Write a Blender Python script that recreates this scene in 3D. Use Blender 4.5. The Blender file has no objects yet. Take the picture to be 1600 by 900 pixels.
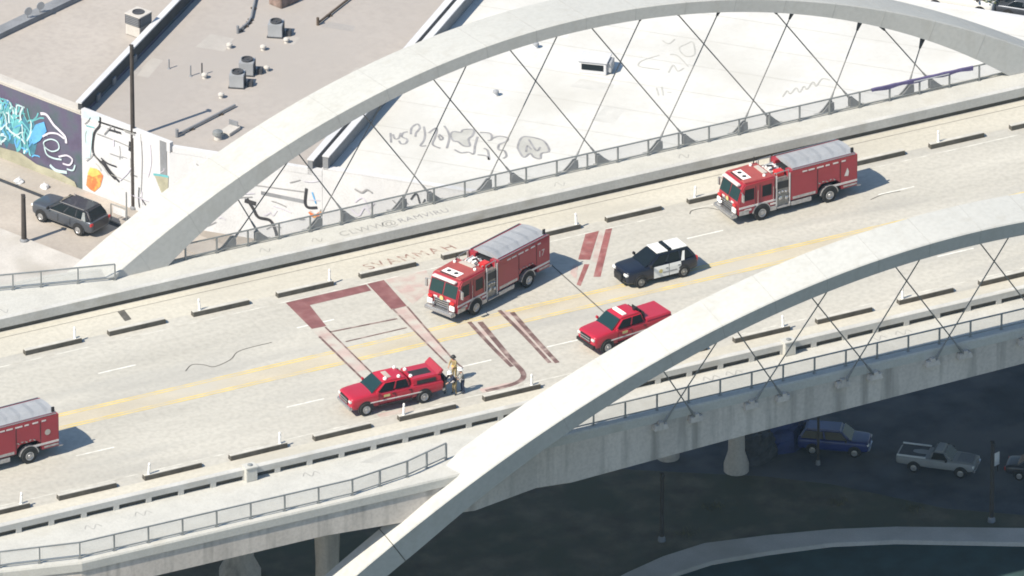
import bpy, bmesh, math, random
from mathutils import Vector, Matrix
random.seed(7)
R = math.radians
scene = bpy.context.scene
col = scene.collection

# ---------------------------------------------------------------- camera (news helicopter, very long lens)
TH, PH = R(27), R(26.8)
F = Vector((math.sin(PH)*math.cos(TH), math.cos(PH)*math.cos(TH), -math.sin(TH)))
RT = Vector((math.cos(PH), -math.sin(PH), 0)); UP = RT.cross(F)
cam = bpy.data.objects.new('camera', bpy.data.cameras.new('camera'))
M4 = Matrix((RT, UP, -F)).transposed().to_4x4()
M4.translation = Vector((1.74, 3.44, 0)) - F*900
cam.matrix_world = M4
cam.data.lens = 499.2; cam.data.sensor_width = 36
cam.data.clip_start = 5; cam.data.clip_end = 8000
col.objects.link(cam); scene.camera = cam

# ---------------------------------------------------------------- sky, sun, exposure
SUN = Vector((.93, .20, -1.0)).normalized()          # direction the light travels
elev = math.asin(-SUN.z); az = math.atan2(-SUN.x, -SUN.y)
world = bpy.data.worlds.new('World'); scene.world = world; world.use_nodes = True
nt = world.node_tree; nt.nodes.clear()
sky = nt.nodes.new('ShaderNodeTexSky'); sky.sky_type = 'NISHITA'; sky.sun_disc = False
sky.sun_elevation = elev; sky.sun_rotation = az; sky.air_density = 1.4; sky.dust_density = .4; sky.ozone_density = 3
bg = nt.nodes.new('ShaderNodeBackground'); bg.inputs[1].default_value = .092
out = nt.nodes.new('ShaderNodeOutputWorld')
nt.links.new(sky.outputs[0], bg.inputs[0]); nt.links.new(bg.outputs[0], out.inputs[0])
sl = bpy.data.lights.new('sun', 'SUN'); sl.energy = 5.0; sl.angle = R(.53); sl.color = (1, .905, .755)
so = bpy.data.objects.new('sun', sl); so.rotation_euler = (-SUN).to_track_quat('Z', 'Y').to_euler()
so.location = (-60, -10, 80); col.objects.link(so)
vs = scene.view_settings; vs.view_transform = 'Standard'; vs.look = 'None'; vs.exposure = .66; vs.gamma = 1
vs.use_curve_mapping = False
scene.cycles.max_bounces = 6; scene.cycles.filter_width = 1.8

# ---------------------------------------------------------------- materials
MATS = {}
def mat(name, c, rough=.7, var=.10, scale=1.5, stretch=(1, 1, 1), metal=0, coat=0, stain=None, stain_scale=.4,
        stain_stretch=(1, 1, 1), stain_lo=.5, stain_hi=.7, fine=.05, bump=0.0, alpha=1, trans=0, ior=1.45, lanes=None):
    m = bpy.data.materials.new(name); m.use_nodes = True; n = m.node_tree.nodes; l = m.node_tree.links
    b = n['Principled BSDF']; b.inputs['Roughness'].default_value = rough; b.inputs['Metallic'].default_value = metal
    b.inputs['Coat Weight'].default_value = coat; b.inputs['IOR'].default_value = ior
    b.inputs['Transmission Weight'].default_value = trans
    tc = n.new('ShaderNodeTexCoord')
    def noise(sc, st, det=4):
        mp = n.new('ShaderNodeMapping'); mp.inputs['Scale'].default_value = st
        l.new(tc.outputs['Object'], mp.inputs[0])
        t = n.new('ShaderNodeTexNoise'); t.inputs['Scale'].default_value = sc; t.inputs['Detail'].default_value = det
        l.new(mp.outputs[0], t.inputs[0]); return t
    def mix(a, bb, fac_socket, blend='MIX'):
        x = n.new('ShaderNodeMix'); x.data_type = 'RGBA'; x.blend_type = blend
        l.new(fac_socket, x.inputs[0])
        for s, v in ((6, a), (7, bb)):
            if isinstance(v, tuple): x.inputs[s].default_value = (*v, 1)
            else: l.new(v, x.inputs[s])
        return x.outputs[2]
    def ramp(sock, lo, hi):
        r_ = n.new('ShaderNodeMapRange'); r_.inputs[1].default_value = lo; r_.inputs[2].default_value = hi
        l.new(sock, r_.inputs[0]); return r_.outputs[0]
    lo = tuple(max(0, v*(1-var)) for v in c); hi = tuple(min(1, v*(1+var)) for v in c)
    t = noise(scale, stretch); s = mix(lo, hi, ramp(t.outputs['Fac'], .3, .7))
    if fine:
        t2 = noise(scale*14, (1, 1, 1), 2); k = 1-fine*2
        s = mix(s, mix((k, k, k), (1, 1, 1), ramp(t2.outputs['Fac'], .3, .6)), ramp(t2.outputs['Fac'], -9, -8), 'MULTIPLY')
    if stain:
        t3 = noise(stain_scale, stain_stretch, 6); s = mix(s, stain, ramp(t3.outputs['Fac'], stain_lo, stain_hi))
    l.new(s, b.inputs['Base Color'])
    if lanes:
        sx_ = n.new('ShaderNodeSeparateXYZ'); l.new(tc.outputs['Object'], sx_.inputs[0])
        m1 = n.new('ShaderNodeMath'); m1.operation = 'MULTIPLY'; m1.inputs[1].default_value = 2*math.pi/4.75; l.new(sx_.outputs[1], m1.inputs[0])
        m2 = n.new('ShaderNodeMath'); m2.operation = 'COSINE'; l.new(m1.outputs[0], m2.inputs[0])
        t5 = noise(.35, (.12, 1.2, 1), 5); m3 = n.new('ShaderNodeMath'); m3.operation = 'MULTIPLY'; l.new(ramp(m2.outputs[0], .45, -1.0), m3.inputs[0]); l.new(ramp(t5.outputs['Fac'], .32, .62), m3.inputs[1])
        m4 = n.new('ShaderNodeMath'); m4.operation = 'MULTIPLY'; m4.inputs[1].default_value = .9; l.new(m3.outputs[0], m4.inputs[0])
        s = mix(s, lanes, m4.outputs[0])
    if bump:
        bp = n.new('ShaderNodeBump'); bp.inputs['Strength'].default_value = bump; bp.inputs['Distance'].default_value = .02
        t4 = noise(scale*20, (1, 1, 1), 3); l.new(t4.outputs['Fac'], bp.inputs['Height']); l.new(bp.outputs[0], b.inputs['Normal'])
    if alpha < 1:
        tr = n.new('ShaderNodeBsdfTransparent'); ms = n.new('ShaderNodeMixShader'); ms.inputs[0].default_value = alpha
        l.new(tr.outputs[0], ms.inputs[1]); l.new(b.outputs[0], ms.inputs[2]); l.new(ms.outputs[0], n['Material Output'].inputs[0])
    MATS[name] = m; return m

mat('road', (.425, .412, .372), .85, .13, .22, (.22, 1.3, 1), stain=(.29, .287, .272), stain_scale=.16, stain_stretch=(.25, 1.6, 1), stain_lo=.5, stain_hi=.76, fine=.07, bump=.15, lanes=(.27, .268, .258))
mat('concrete', (.455, .455, .43), .85, .08, .5, stain=(.37, .36, .325), stain_scale=.5, stain_lo=.55, stain_hi=.8, fine=.05, bump=.1)
mat('arch', (.425, .43, .415), .8, .035, .25, stain=(.36, .355, .33), stain_scale=.9, stain_stretch=(1, 1, .22), stain_lo=.55, stain_hi=.85, fine=.04, bump=.08)
mat('fascia', (.52, .48, .44), .85, .12, .4, (1, 1, .25), stain=(.24, .225, .205), stain_scale=.8, stain_stretch=(1.4, 1.4, .10), stain_lo=.5, stain_hi=.72, fine=.07, bump=.12)
mat('parapet', (.455, .455, .44), .85, .10, .4, stain=(.36, .35, .32), stain_scale=.7, stain_stretch=(.6, 1, 1), stain_lo=.55, stain_hi=.75, bump=.1)
mat('bike_lane', (.475, .455, .395), .85, .08, .25, (.3, 1.2, 1), stain=(.38, .365, .32), stain_scale=.3, stain_stretch=(.4, 1, 1), stain_lo=.5, stain_hi=.75, fine=.06, bump=.1)
mat('curb_top', (.45, .44, .405), .8, .12, 1.5)
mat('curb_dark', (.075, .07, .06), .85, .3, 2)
mat('white_paint', (.68, .68, .64), .7, .12, 3, stain=(.42, .41, .37), stain_scale=1.5, stain_lo=.5, stain_hi=.75)
mat('worn_white', (.55, .545, .50), .8, .15, 2, stain=(.38, .365, .325), stain_scale=.9, stain_lo=.42, stain_hi=.62)
mat('yellow_paint', (.60, .46, .14), .8, .15, 1, stain=(.45, .39, .27), stain_scale=.7, stain_lo=.45, stain_hi=.65)
mat('median_stain', (.435, .395, .315), .85, .14, .5, (.4, 1, 1), stain=(.41, .39, .34), stain_scale=.22, stain_stretch=(.5, 1, 1), stain_lo=.45, stain_hi=.65)
mat('tag_brown', (.19, .078, .08), .85, .16, 1.2, stain=(.235, .125, .12), stain_scale=1.2, stain_lo=.5, stain_hi=.75)
mat('tag_red', (.24, .085, .082), .85, .2, 1.5, stain=(.33, .2, .185), stain_scale=1.2, stain_lo=.5, stain_hi=.75)
mat('tag_pink', (.41, .315, .29), .85, .15, .8, stain=(.42, .40, .36), stain_scale=.9, stain_lo=.4, stain_hi=.6)
mat('tag_thin', (.13, .08, .075), .85, .35, 1.5, stain=(.34, .27, .245), stain_scale=1.3, stain_lo=.5, stain_hi=.72)
mat('tag_grey', (.26, .26, .27), .85, .25, 1.5)
mat('tag_letter', (.25, .155, .13), .85, .3, 1.5, stain=(.44, .40, .34), stain_scale=1.6, stain_lo=.46, stain_hi=.6)
mat('tag_mid', (.30, .30, .29), .85, .2, 1.5)
mat('tag_faint', (.40, .40, .38), .85, .1, 1)
mat('crack', (.10, .095, .085), .9, .3, 2)
mat('galv', (.25, .265, .27), .5, .12, 2, metal=.35)
mat('dark_steel', (.055, .055, .058), .55, .2, 3, metal=.3)
mat('bracket', (.22, .225, .23), .6, .2, 2, metal=.2)
mat('cable', (.19, .19, .188), .5, .1, 2, metal=.2)
mat('mesh_screen', (.36, .38, .39), .6, .05, 1, alpha=.26)
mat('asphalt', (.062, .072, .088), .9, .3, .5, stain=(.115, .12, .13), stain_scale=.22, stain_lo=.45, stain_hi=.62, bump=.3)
mat('shade_teal', (.022, .050, .052), .9, .3, .6, bump=.3)  # blue bridge shade put into the colour of the lower ground
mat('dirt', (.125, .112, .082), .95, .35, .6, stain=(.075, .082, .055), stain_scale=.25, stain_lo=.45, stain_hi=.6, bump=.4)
mat('ground', (.30, .27, .24), .95, .18, .1, stain=(.24, .235, .21), stain_scale=.05, stain_lo=.45, stain_hi=.7)
mat('street_tan', (.37, .335, .30), .9, .12, .3, stain=(.29, .265, .24), stain_scale=.25, stain_lo=.45, stain_hi=.7, bump=.1)
mat('pale_concrete', (.47, .45, .425), .85, .1, .5, stain=(.36, .34, .31), stain_scale=.3, stain_lo=.5, stain_hi=.72)
mat('roof_beige', (.345, .318, .298), .9, .05, .15, stain=(.315, .293, .277), stain_scale=.1, stain_lo=.42, stain_hi=.66, fine=.05)
mat('roof_warm', (.365, .335, .31), .9, .06, .2, stain=(.33, .305, .285), stain_scale=.14, stain_lo=.42, stain_hi=.66, fine=.05)
mat('roof_white', (.53, .53, .515), .8, .05, .2, stain=(.455, .45, .425), stain_scale=.16, stain_lo=.48, stain_hi=.72, fine=.03)
mat('white_wall', (.53, .54, .565), .8, .07, .5, stain=(.48, .49, .52), stain_scale=.4, stain_stretch=(1, 1, .4), stain_lo=.5, stain_hi=.7)
mat('patch_grey', (.48, .48, .465), .85, .08, 1)
mat('patch_pale', (.56, .555, .535), .85, .06, 1)
mat('patch_tan', (.37, .35, .33), .85, .06, 1)
mat('patch_dark', (.31, .295, .285), .85, .06, 1)
mat('tar', (.035, .038, .045), .8, .3, 1)
mat('grey_wall', (.20, .21, .23), .8, .2, .6)
mat('mural_purple', (.10, .085, .145), .8, .3, .5, stain=(.06, .09, .10), stain_scale=.5, stain_lo=.45, stain_hi=.65)
mat('mural_teal', (.12, .38, .42), .8, .25, 1)
mat('mural_deep', (.05, .17, .24), .8, .35, 1)
mat('mural_blue', (.10, .33, .62), .8, .3, 1)
mat('mural_pale', (.45, .58, .62), .8, .15, 1)
mat('mural_lilac', (.55, .53, .62), .8, .15, 1)
mat('mural_green', (.34, .33, .25), .8, .3, .6)
mat('mural_orange', (.62, .17, .06), .8, .3, 1.5, stain=(.62, .33, .08), stain_scale=2, stain_lo=.5, stain_hi=.6)
mat('mural_yellow', (.68, .45, .12), .8, .2, 2)
mat('mural_black', (.03, .03, .035), .8, .3, 2)
mat('purple_cloth', (.10, .085, .19), .8, .2, 2)
mat('ac_grey', (.33, .345, .37), .6, .1, 1, metal=.2)
mat('ac_dark', (.05, .052, .06), .7, .3, 3)
mat('red_paint', (.36, .014, .034), .32, .06, 1, coat=.4, fine=0)
mat('engine_red', (.29, .024, .038), .38, .08, 1, coat=.3, fine=0)
mat('engine_roof', (.30, .065, .06), .6, .1, 1, fine=.03)
mat('navy_black', (.007, .010, .022), .35, .1, 1, coat=.4, fine=0)
mat('car_white', (.68, .69, .68), .4, .03, 1, coat=.3, fine=0)
mat('car_grey', (.085, .095, .115), .35, .08, 1, metal=.5, coat=.4, fine=0)
mat('car_dark', (.028, .028, .036), .4, .1, 1, coat=.3, fine=0)
mat('truck_white', (.24, .25, .26), .5, .08, 1, fine=0)
mat('car_blue', (.008, .022, .14), .4, .15, 1, coat=.3, fine=0)
mat('glass', (.008, .012, .016), .15, .1, 1, fine=0, ior=1.3)
mat('glass_teal', (.012, .034, .038), .15, .1, 1, fine=0, ior=1.35)
mat('tyre', (.018, .018, .019), .8, .2, 3)
mat('rim', (.42, .42, .43), .35, .08, 2, metal=.6)
mat('chrome', (.50, .50, .51), .25, .08, 2, metal=.8)
mat('tread_plate', (.42, .42, .43), .4, .2, 6, metal=.6)
mat('panel_grey', (.24, .235, .225), .45, .3, 6, metal=.5)
mat('trim_black', (.02, .02, .022), .55, .2, 2)
mat('stripe', (.60, .57, .56), .5, .1, 2)
mat('lamp_white', (.78, .78, .76), .3, .03, 1, fine=0)
mat('lamp_red', (.50, .03, .03), .3, .1, 1, fine=0)
mat('tarp_grey', (.27, .285, .31), .75, .1, .8, stain=(.32, .33, .35), stain_scale=.6)
mat('gold', (.50, .44, .20), .5, .1, 2)
mat('skin', (.42, .25, .18), .6, .05, 3, fine=0)
mat('turnout', (.30, .235, .12), .85, .2, 5)
mat('navy_cloth', (.02, .026, .055), .85, .2, 4)
mat('grey_cloth', (.20, .20, .19), .85, .2, 4)
mat('helmet_white', (.72, .72, .70), .4, .05, 2, fine=0)
mat('helmet_black', (.03, .03, .03), .5, .1, 2, fine=0)
mat('bark', (.10, .075, .055), .9, .3, 3)
mat('leaf', (.085, .11, .04), .7, .45, 1.2)
mat('leaf_dry', (.16, .14, .06), .8, .4, 1.2)
mat('rust', (.20, .145, .125), .85, .35, 3)
mat('brick_red', (.20, .075, .06), .85, .2, 2)
mat('tarp_blue', (.015, .03, .13), .6, .3, 1)
mat('wood_pole', (.05, .043, .04), .85, .2, 2)

# ---------------------------------------------------------------- mesh helpers
def spline(pts, k=5):
    if len(pts) < 3: return pts
    closed = pts[0] == pts[-1]; q = pts[:-1] if closed else pts; n = len(q); o = []
    for i in range(n if closed else n-1):
        g = lambda j: q[j % n] if closed else q[min(max(j, 0), n-1)]
        a, b, c, d = g(i-1), g(i), g(i+1), g(i+2)
        for j in range(k):
            t = j/k
            o.append(tuple(.5*(2*b[m]+(c[m]-a[m])*t+(2*a[m]-5*b[m]+4*c[m]-d[m])*t*t+(3*b[m]-a[m]-3*c[m]+d[m])*t**3) for m in (0, 1)))
    return o+[q[0] if closed else q[-1]]
class MB:
    def __init__(s): s.v = []; s.f = []
    def add(s, vs, fs):
        k = len(s.v); s.v += [tuple(p) for p in vs]; s.f += [tuple(i+k for i in q) for q in fs]; return s
    def box(s, c, d, rz=0, top=(1, 1), shift=(0, 0)):
        cx, cy, cz = c; a, b, h = d[0]/2, d[1]/2, d[2]/2; P = []
        for z, (tx, ty), (ox, oy) in ((-h, (1, 1), (0, 0)), (h, top, shift)):
            for x, y in ((-a, -b), (a, -b), (a, b), (-a, b)):
                x, y = x*tx+ox, y*ty+oy
                P.append((cx+x*math.cos(rz)-y*math.sin(rz), cy+x*math.sin(rz)+y*math.cos(rz), cz+z))
        return s.add(P, [(3, 2, 1, 0), (4, 5, 6, 7), (0, 1, 5, 4), (1, 2, 6, 5), (2, 3, 7, 6), (3, 0, 4, 7)])
    def prism(s, poly, z0, z1):
        n = len(poly)
        area = sum(poly[i][0]*poly[(i+1) % n][1]-poly[(i+1) % n][0]*poly[i][1] for i in range(n))
        if area < 0: poly = poly[::-1]
        P = [(x, y, z0) for x, y in poly]+[(x, y, z1) for x, y in poly]
        return s.add(P, [tuple(range(n-1, -1, -1)), tuple(range(n, 2*n))]+[(i, (i+1) % n, n+(i+1) % n, n+i) for i in range(n)])
    def xprism(s, prof, y0, y1):       # profile in x,z swept along y
        n = len(prof); P = [(x, y0, z) for x, z in prof]+[(x, y1, z) for x, z in prof]
        return s.add(P, [tuple(range(n)), tuple(range(2*n-1, n-1, -1))]+[(i, n+i, n+(i+1) % n, (i+1) % n) for i in range(n)])
    def tube(s, p0, p1, r, n=8, r1=None):
        p0, p1 = Vector(p0), Vector(p1); d = (p1-p0).normalized(); r1 = r if r1 is None else r1
        a = d.orthogonal().normalized(); b = d.cross(a); P = []
        for p, q in ((p0, r), (p1, r1)):
            for i in range(n):
                t = 2*math.pi*i/n; P.append(p+a*math.cos(t)*q+b*math.sin(t)*q)
        return s.add(P, [tuple(range(n-1, -1, -1)), tuple(range(n, 2*n))]+[(i, (i+1) % n, n+(i+1) % n, n+i) for i in range(n)])
    def path(s, pts, r, n=6):
        for a, b in zip(pts[:-1], pts[1:]): s.tube(a, b, r, n)
        return s
    def loft(s, rings, cap=True):
        n = len(rings[0]); P = [p for r_ in rings for p in r_]; Fs = []
        for k in range(len(rings)-1):
            for i in range(n):
                j = (i+1) % n; Fs.append((k*n+i, k*n+j, (k+1)*n+j, (k+1)*n+i))
        if cap: Fs += [tuple(range(n-1, -1, -1)), tuple(range((len(rings)-1)*n, len(rings)*n))]
        return s.add(P, Fs)
    def lathe(s, c, prof, axis='z', n=16):    # prof: (radius, height)
        rings = []
        for r_, h in prof:
            ring = []
            for i in range(n):
                t = 2*math.pi*i/n; x, y = r_*math.cos(t), r_*math.sin(t)
                ring.append((c[0]+x, c[1]+y, c[2]+h) if axis == 'z' else (c[0]+x, c[1]+h, c[2]-y) if axis == 'y' else (c[0]+h, c[1]+x, c[2]+y))
            rings.append(ring)
        return s.loft(rings)
    def arc(s, x, z, r, y0, y1, zmin):      # half disc standing over a wheel
        P = [(x+r*math.cos(R(a)), max(zmin, z+r*math.sin(R(a)))) for a in range(-20, 201, 11)]
        return s.xprism(P, y0, y1)
    def quad(s, a, b, c, d): return s.add([a, b, c, d], [(0, 1, 2, 3)])
    def stroke(s, pts, w, fr):     # flat ribbon through 2D points; fr maps (u,v) to 3D
        pts = spline(pts); n = len(pts)
        L = []; Rr = []
        for i, p in enumerate(pts):
            a = pts[max(0, i-1)]; b = pts[min(n-1, i+1)]; dx, dy = b[0]-a[0], b[1]-a[1]; q = math.hypot(dx, dy) or 1
            L.append((p[0]-dy/q*w/2, p[1]+dx/q*w/2)); Rr.append((p[0]+dy/q*w/2, p[1]-dx/q*w/2))
        P = [fr(*p) for p in Rr]+[fr(*p) for p in L]
        return s.add(P, [(i, i+1, n+i+1, n+i) for i in range(n-1)])
    def poly(s, pts, fr):
        n = len(pts); area = sum(pts[i][0]*pts[(i+1) % n][1]-pts[(i+1) % n][0]*pts[i][1] for i in range(n))
        if area < 0: pts = pts[::-1]
        return s.add([fr(*p) for p in pts], [tuple(range(n))])
    def build(s, name, m, parent=None, bevel=0, smooth=False, seg=2):
        me = bpy.data.meshes.new(name); me.from_pydata(s.v, [], s.f)
        bm = bmesh.new(); bm.from_mesh(me)
        bmesh.ops.recalc_face_normals(bm, faces=bm.faces) if bevel else None
        if bevel:
            ed = [e for e in bm.edges if len(e.link_faces) == 2 and e.calc_face_angle(0) > R(25)]
            bmesh.ops.bevel(bm, geom=ed, offset=bevel, segments=seg, affect='EDGES', clamp_overlap=True)
        if smooth:
            for f_ in bm.faces: f_.smooth = True
            for e in bm.edges:
                if len(e.link_faces) == 2 and e.calc_face_angle(0) > R(38): e.smooth = False
        bm.to_mesh(me); bm.free()
        me.materials.append(MATS[m])
        o = bpy.data.objects.new(name, me); col.objects.link(o)
        if parent: o.parent = parent
        return o

def tag(o, label=None, cat=None, group=None, kind=None):
    for k, v in (('label', label), ('category', cat), ('group', group), ('kind', kind)):
        if v: o[k] = v
    return o
def thing(name, loc, rz, label, cat, group=None):
    o = bpy.data.objects.new(name, None); o.location = loc; o.rotation_euler = (0, 0, rz); o.empty_display_size = .3
    col.objects.link(o); return tag(o, label, cat, group, 'thing')
def share(src, parent, loc=(0, 0, 0), rz=0, name=None):
    o = src.copy(); o.parent = parent; o.location = loc; o.rotation_euler = (0, 0, rz); col.objects.link(o); return o
def copy_tree(src, parent=None):
    c = src.copy(); c.parent = parent; col.objects.link(c)
    for ch in list(src.children): copy_tree(ch, c)
    return c
def text_mesh(body, size, m, parent, mtx, name, shear=0, ext=0, spacing=1.0, outline=0):
    cu = bpy.data.curves.new(name, 'FONT'); cu.body = body; cu.size = size; cu.shear = shear; cu.extrude = ext; cu.space_character = spacing
    cu.resolution_u = 3; cu.offset = outline
    t = bpy.data.objects.new(name+'_src', cu); col.objects.link(t)
    me = bpy.data.meshes.new_from_object(t.evaluated_get(bpy.context.evaluated_depsgraph_get()))
    bpy.data.objects.remove(t); bpy.data.curves.remove(cu)
    me.materials.clear(); me.materials.append(MATS[m]); me.name = name
    o = bpy.data.objects.new(name, me); col.objects.link(o); o.parent = parent; o.matrix_local = mtx; return o
ORD = ['first', 'second', 'third', 'fourth', 'fifth', 'sixth', 'seventh', 'eighth', 'ninth', 'tenth', 'eleventh', 'twelfth', 'thirteenth', 'fourteenth', 'fifteenth', 'sixteenth', 'seventeenth']

# ================================================================ SETTING: ground
GZ = -18.0
flat = lambda z: (lambda x, y: (x, y, z))
tag(MB().quad((-1100, -1100, GZ), (1100, -1100, GZ), (1100, 1100, GZ), (-1100, 1100, GZ)).build('ground', 'ground'), 'dusty tan city ground stretching below the viaduct', 'ground', kind='structure')
# alley beside the mural wall, its two pavements
A = Vector((.387, -.922, 0)).normalized(); PA = Vector((-1.6, 60.81, 0)); NA = Vector((-A.y*-1, 0, 0))
NA = Vector((A.y, -A.x, 0))                      # outward from the wall, towards the alley
if NA.x > 0: NA = -NA
def alley(u, w, z): p = PA+A*u+NA*w; return (p.x, p.y, z)
def strip(u0, u1, w0, w1, z0, z1):
    m = MB(); q = [alley(u, w, 0)[:2] for u, w in ((u0, w0), (u1, w0), (u1, w1), (u0, w1))]; return m.prism(q, z0, z1)
tag(strip(-60, 34, 2.2, 7.9, GZ-.1, GZ+.012).build('alley', 'street_tan'), 'tan alley pavement beside the mural wall', 'alley', kind='structure')
tag(strip(-60, 28, .02, 2.2, GZ-.1, GZ+.13).build('pavement', 'street_tan'), 'narrow pavement along the foot of the mural wall', 'pavement', kind='structure')
tag(strip(-60, 34, 7.9, 15, GZ-.1, GZ+.16).build('pavement', 'pale_concrete'), 'pale concrete pavement on the left of the alley', 'pavement', kind='structure')
tag(strip(-60, 9.5, 2.2, 2.55, GZ-.1, GZ+.02).build('gutter', 'tar'), 'dark dirty gutter line along the alley', 'gutter', kind='structure')
# shaded lot below the viaduct
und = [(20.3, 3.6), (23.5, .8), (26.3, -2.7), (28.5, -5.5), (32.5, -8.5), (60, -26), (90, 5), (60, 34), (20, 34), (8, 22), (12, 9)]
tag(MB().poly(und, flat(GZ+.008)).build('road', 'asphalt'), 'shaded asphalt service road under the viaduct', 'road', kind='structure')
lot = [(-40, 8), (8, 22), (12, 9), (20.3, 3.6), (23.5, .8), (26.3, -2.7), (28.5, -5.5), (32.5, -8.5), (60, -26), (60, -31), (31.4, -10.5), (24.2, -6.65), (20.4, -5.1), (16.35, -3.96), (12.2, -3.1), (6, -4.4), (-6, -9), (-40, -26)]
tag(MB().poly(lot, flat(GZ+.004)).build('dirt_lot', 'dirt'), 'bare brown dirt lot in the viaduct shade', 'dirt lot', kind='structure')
kt = [(-40, -26), (-6, -9), (6, -4.4), (9, -3.5), (12.2, -3.1), (16.35, -3.96), (20.4, -5.1), (24.2, -6.65), (31.4, -10.5), (60, -28)]
kb = [(-40, -28.6), (-5, -11.2), (8.9, -5.84), (11.5, -5.5), (15.3, -5.96), (19.5, -6.8), (23.3, -8.3), (30.5, -12.3), (59, -30)]
tag(MB().prism(kt+kb[::-1], GZ-.1, GZ+.3).build('path', 'pale_concrete', bevel=.03), 'curved pale concrete path edging the dirt lot', 'path', kind='structure')
tag(MB().poly(kb[::-1]+[(-40, -120), (120, -120), (59, -30)][::1], flat(GZ+.006)).build('tarmac', 'shade_teal'), 'tarmac with bridge shade in its teal colour behind the curved path at the bottom right', 'tarmac', kind='structure')

# ================================================================ VIADUCT DECK
EDGE_N = [(-95, -16.35), (-47, -16.35), (-43.3, -16.8), (-38.5, -17.95), (-11.6, -18.02), (-6.5, -16.35), (95, -16.35)]
EDGE_F = [(-95, 16.35), (-57, 16.35), (-52, 16.8), (-47, 17.95), (-24.0, 18.02), (-16.5, 16.35), (95, 16.35)]
def interp(tab, x):
    for (a, b), (c, d) in zip(tab[:-1], tab[1:]):
        if a <= x <= c: return b+(d-b)*(x-a)/(c-a)
    return tab[-1][1]
ZB = [(-95, -2.1), (-40, -2.15), (-22, -2.1), (-13, -2.7), (-4, -3.45), (8, -3.0), (30, -2.5), (95, -2.5)]
deck = thing('viaduct_deck', (0, 0, 0), 0, 'long white concrete viaduct deck crossing the picture', 'bridge deck')
xs = sorted(set([p[0] for p in EDGE_N]+[p[0] for p in EDGE_F]+[p[0] for p in ZB]+list(range(-92, 95, 6))))
rings = []
for x in xs:
    yn, yf, zb = interp(EDGE_N, x), interp(EDGE_F, x), interp(ZB, x)
    rings.append([(x, yn+.03, -.02), (x, yn+.03, zb*.97+.1), (x, yn+.35, zb), (x, -11.5, zb-.25), (x, 11.5, zb-.25), (x, yf-.35, zb), (x, yf-.03, zb*.97+.1), (x, yf-.03, -.02)])
MB().loft(rings).build('girder', 'fascia', deck)
for side, E_ in ((-1, EDGE_N), (1, EDGE_F)):      # edge beam with a lip
    rr = []
    for x in xs:
        y = interp(E_, x)
        rr.append([(x, y, .215), (x, y-side*.32, .215), (x, y-side*.32, -.1), (x, y-side*.04, -.42), (x, y+side*.06, -.42), (x, y+side*.06, .1)])
    MB().loft(rr).build('edge_beam', 'concrete', deck)
def pier(x, y, r0, r1):
    m = MB(); z0 = GZ; m.lathe((x, y, 0), [(r0*1.5, z0), (r0*1.5, z0+.5), (r0, z0+1.4), (r0*.82, z0+7), (r1, -3.6), (r1*1.6, -2.4)], n=18)
    m.build('pier', 'fascia', deck, smooth=True)
for p in ((18.9, 5.3, .55, .55), (15.8, 8.9, .5, .5), (-16, 6.7, .9, 1.0), (-16, -6.0, .9, 1.0), (58, 6, .9, 1), (58, -6, .9, 1)): pier(*p)

def sidewalk(name, side, E_, label):
    pts = [(x, interp(E_, x)-side*.30) for x in xs]
    m = MB(); rr = [[(x, side*12.63, -.02), (x, y, -.02), (x, y, .2), (x, side*12.63, .2)] for x, y in pts]
    return tag(m.loft(rr).build(name, 'concrete'), label, 'sidewalk', kind='structure')
sw_n = sidewalk('sidewalk', -1, EDGE_N, 'pale concrete sidewalk along the near viaduct edge')
sw_f = sidewalk('sidewalk', 1, EDGE_F, 'pale concrete sidewalk along the far viaduct edge')
road = tag(MB().box((0, 0, -.01), (188, 25.2, .02)).build('road', 'road'), 'sunlit pale concrete roadway on the viaduct', 'road', kind='structure')
# ---- paint and marks on the roadway (each a child of it)
def rd(pts, w, m, name, z=.004): return MB().stroke(pts, w, flat(z)).build(name, m, road)
def rp(pts, m, name, z=.004): return MB().poly(pts, flat(z)).build(name, m, road)
for y0, y1 in ((9.3, 12.4), (-9.8, -12.4)): rp([(-92, y0), (92, y0), (92, y1), (-92, y1)], 'bike_lane', 'bike_lane', .002)
rp([(-92, -1.15), (92, -1.15), (92, .75), (-92, .75)], 'median_stain', 'median_paint', .003)
for y in (.45, .72, -.88, -1.15): rd([(-92, y), (92, y)], .11, 'yellow_paint', 'yellow_line', .007)
for y in (8.15, -8.75): rd([(-92, y), (92, y)], .12, 'worn_white', 'edge_line', .006)
for y in (11.75, -12.05): rd([(-92, y), (92, y)], .05, 'crack', 'gutter_joint', .006)
for k in range(-6, 7):
    x = 17.44+k*13.85/1.0
    rd([(x-2.6, 4.6), (x, 4.6)], .13, 'white_paint', 'lane_dash', .007)
for x in (-44.5, -30.1, -15.6, -3.9, 2.6, 16.5, 30.5, 44.5): rd([(x-2.6, -4.85), (x, -4.85)], .13, 'white_paint', 'lane_dash', .007)
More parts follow.
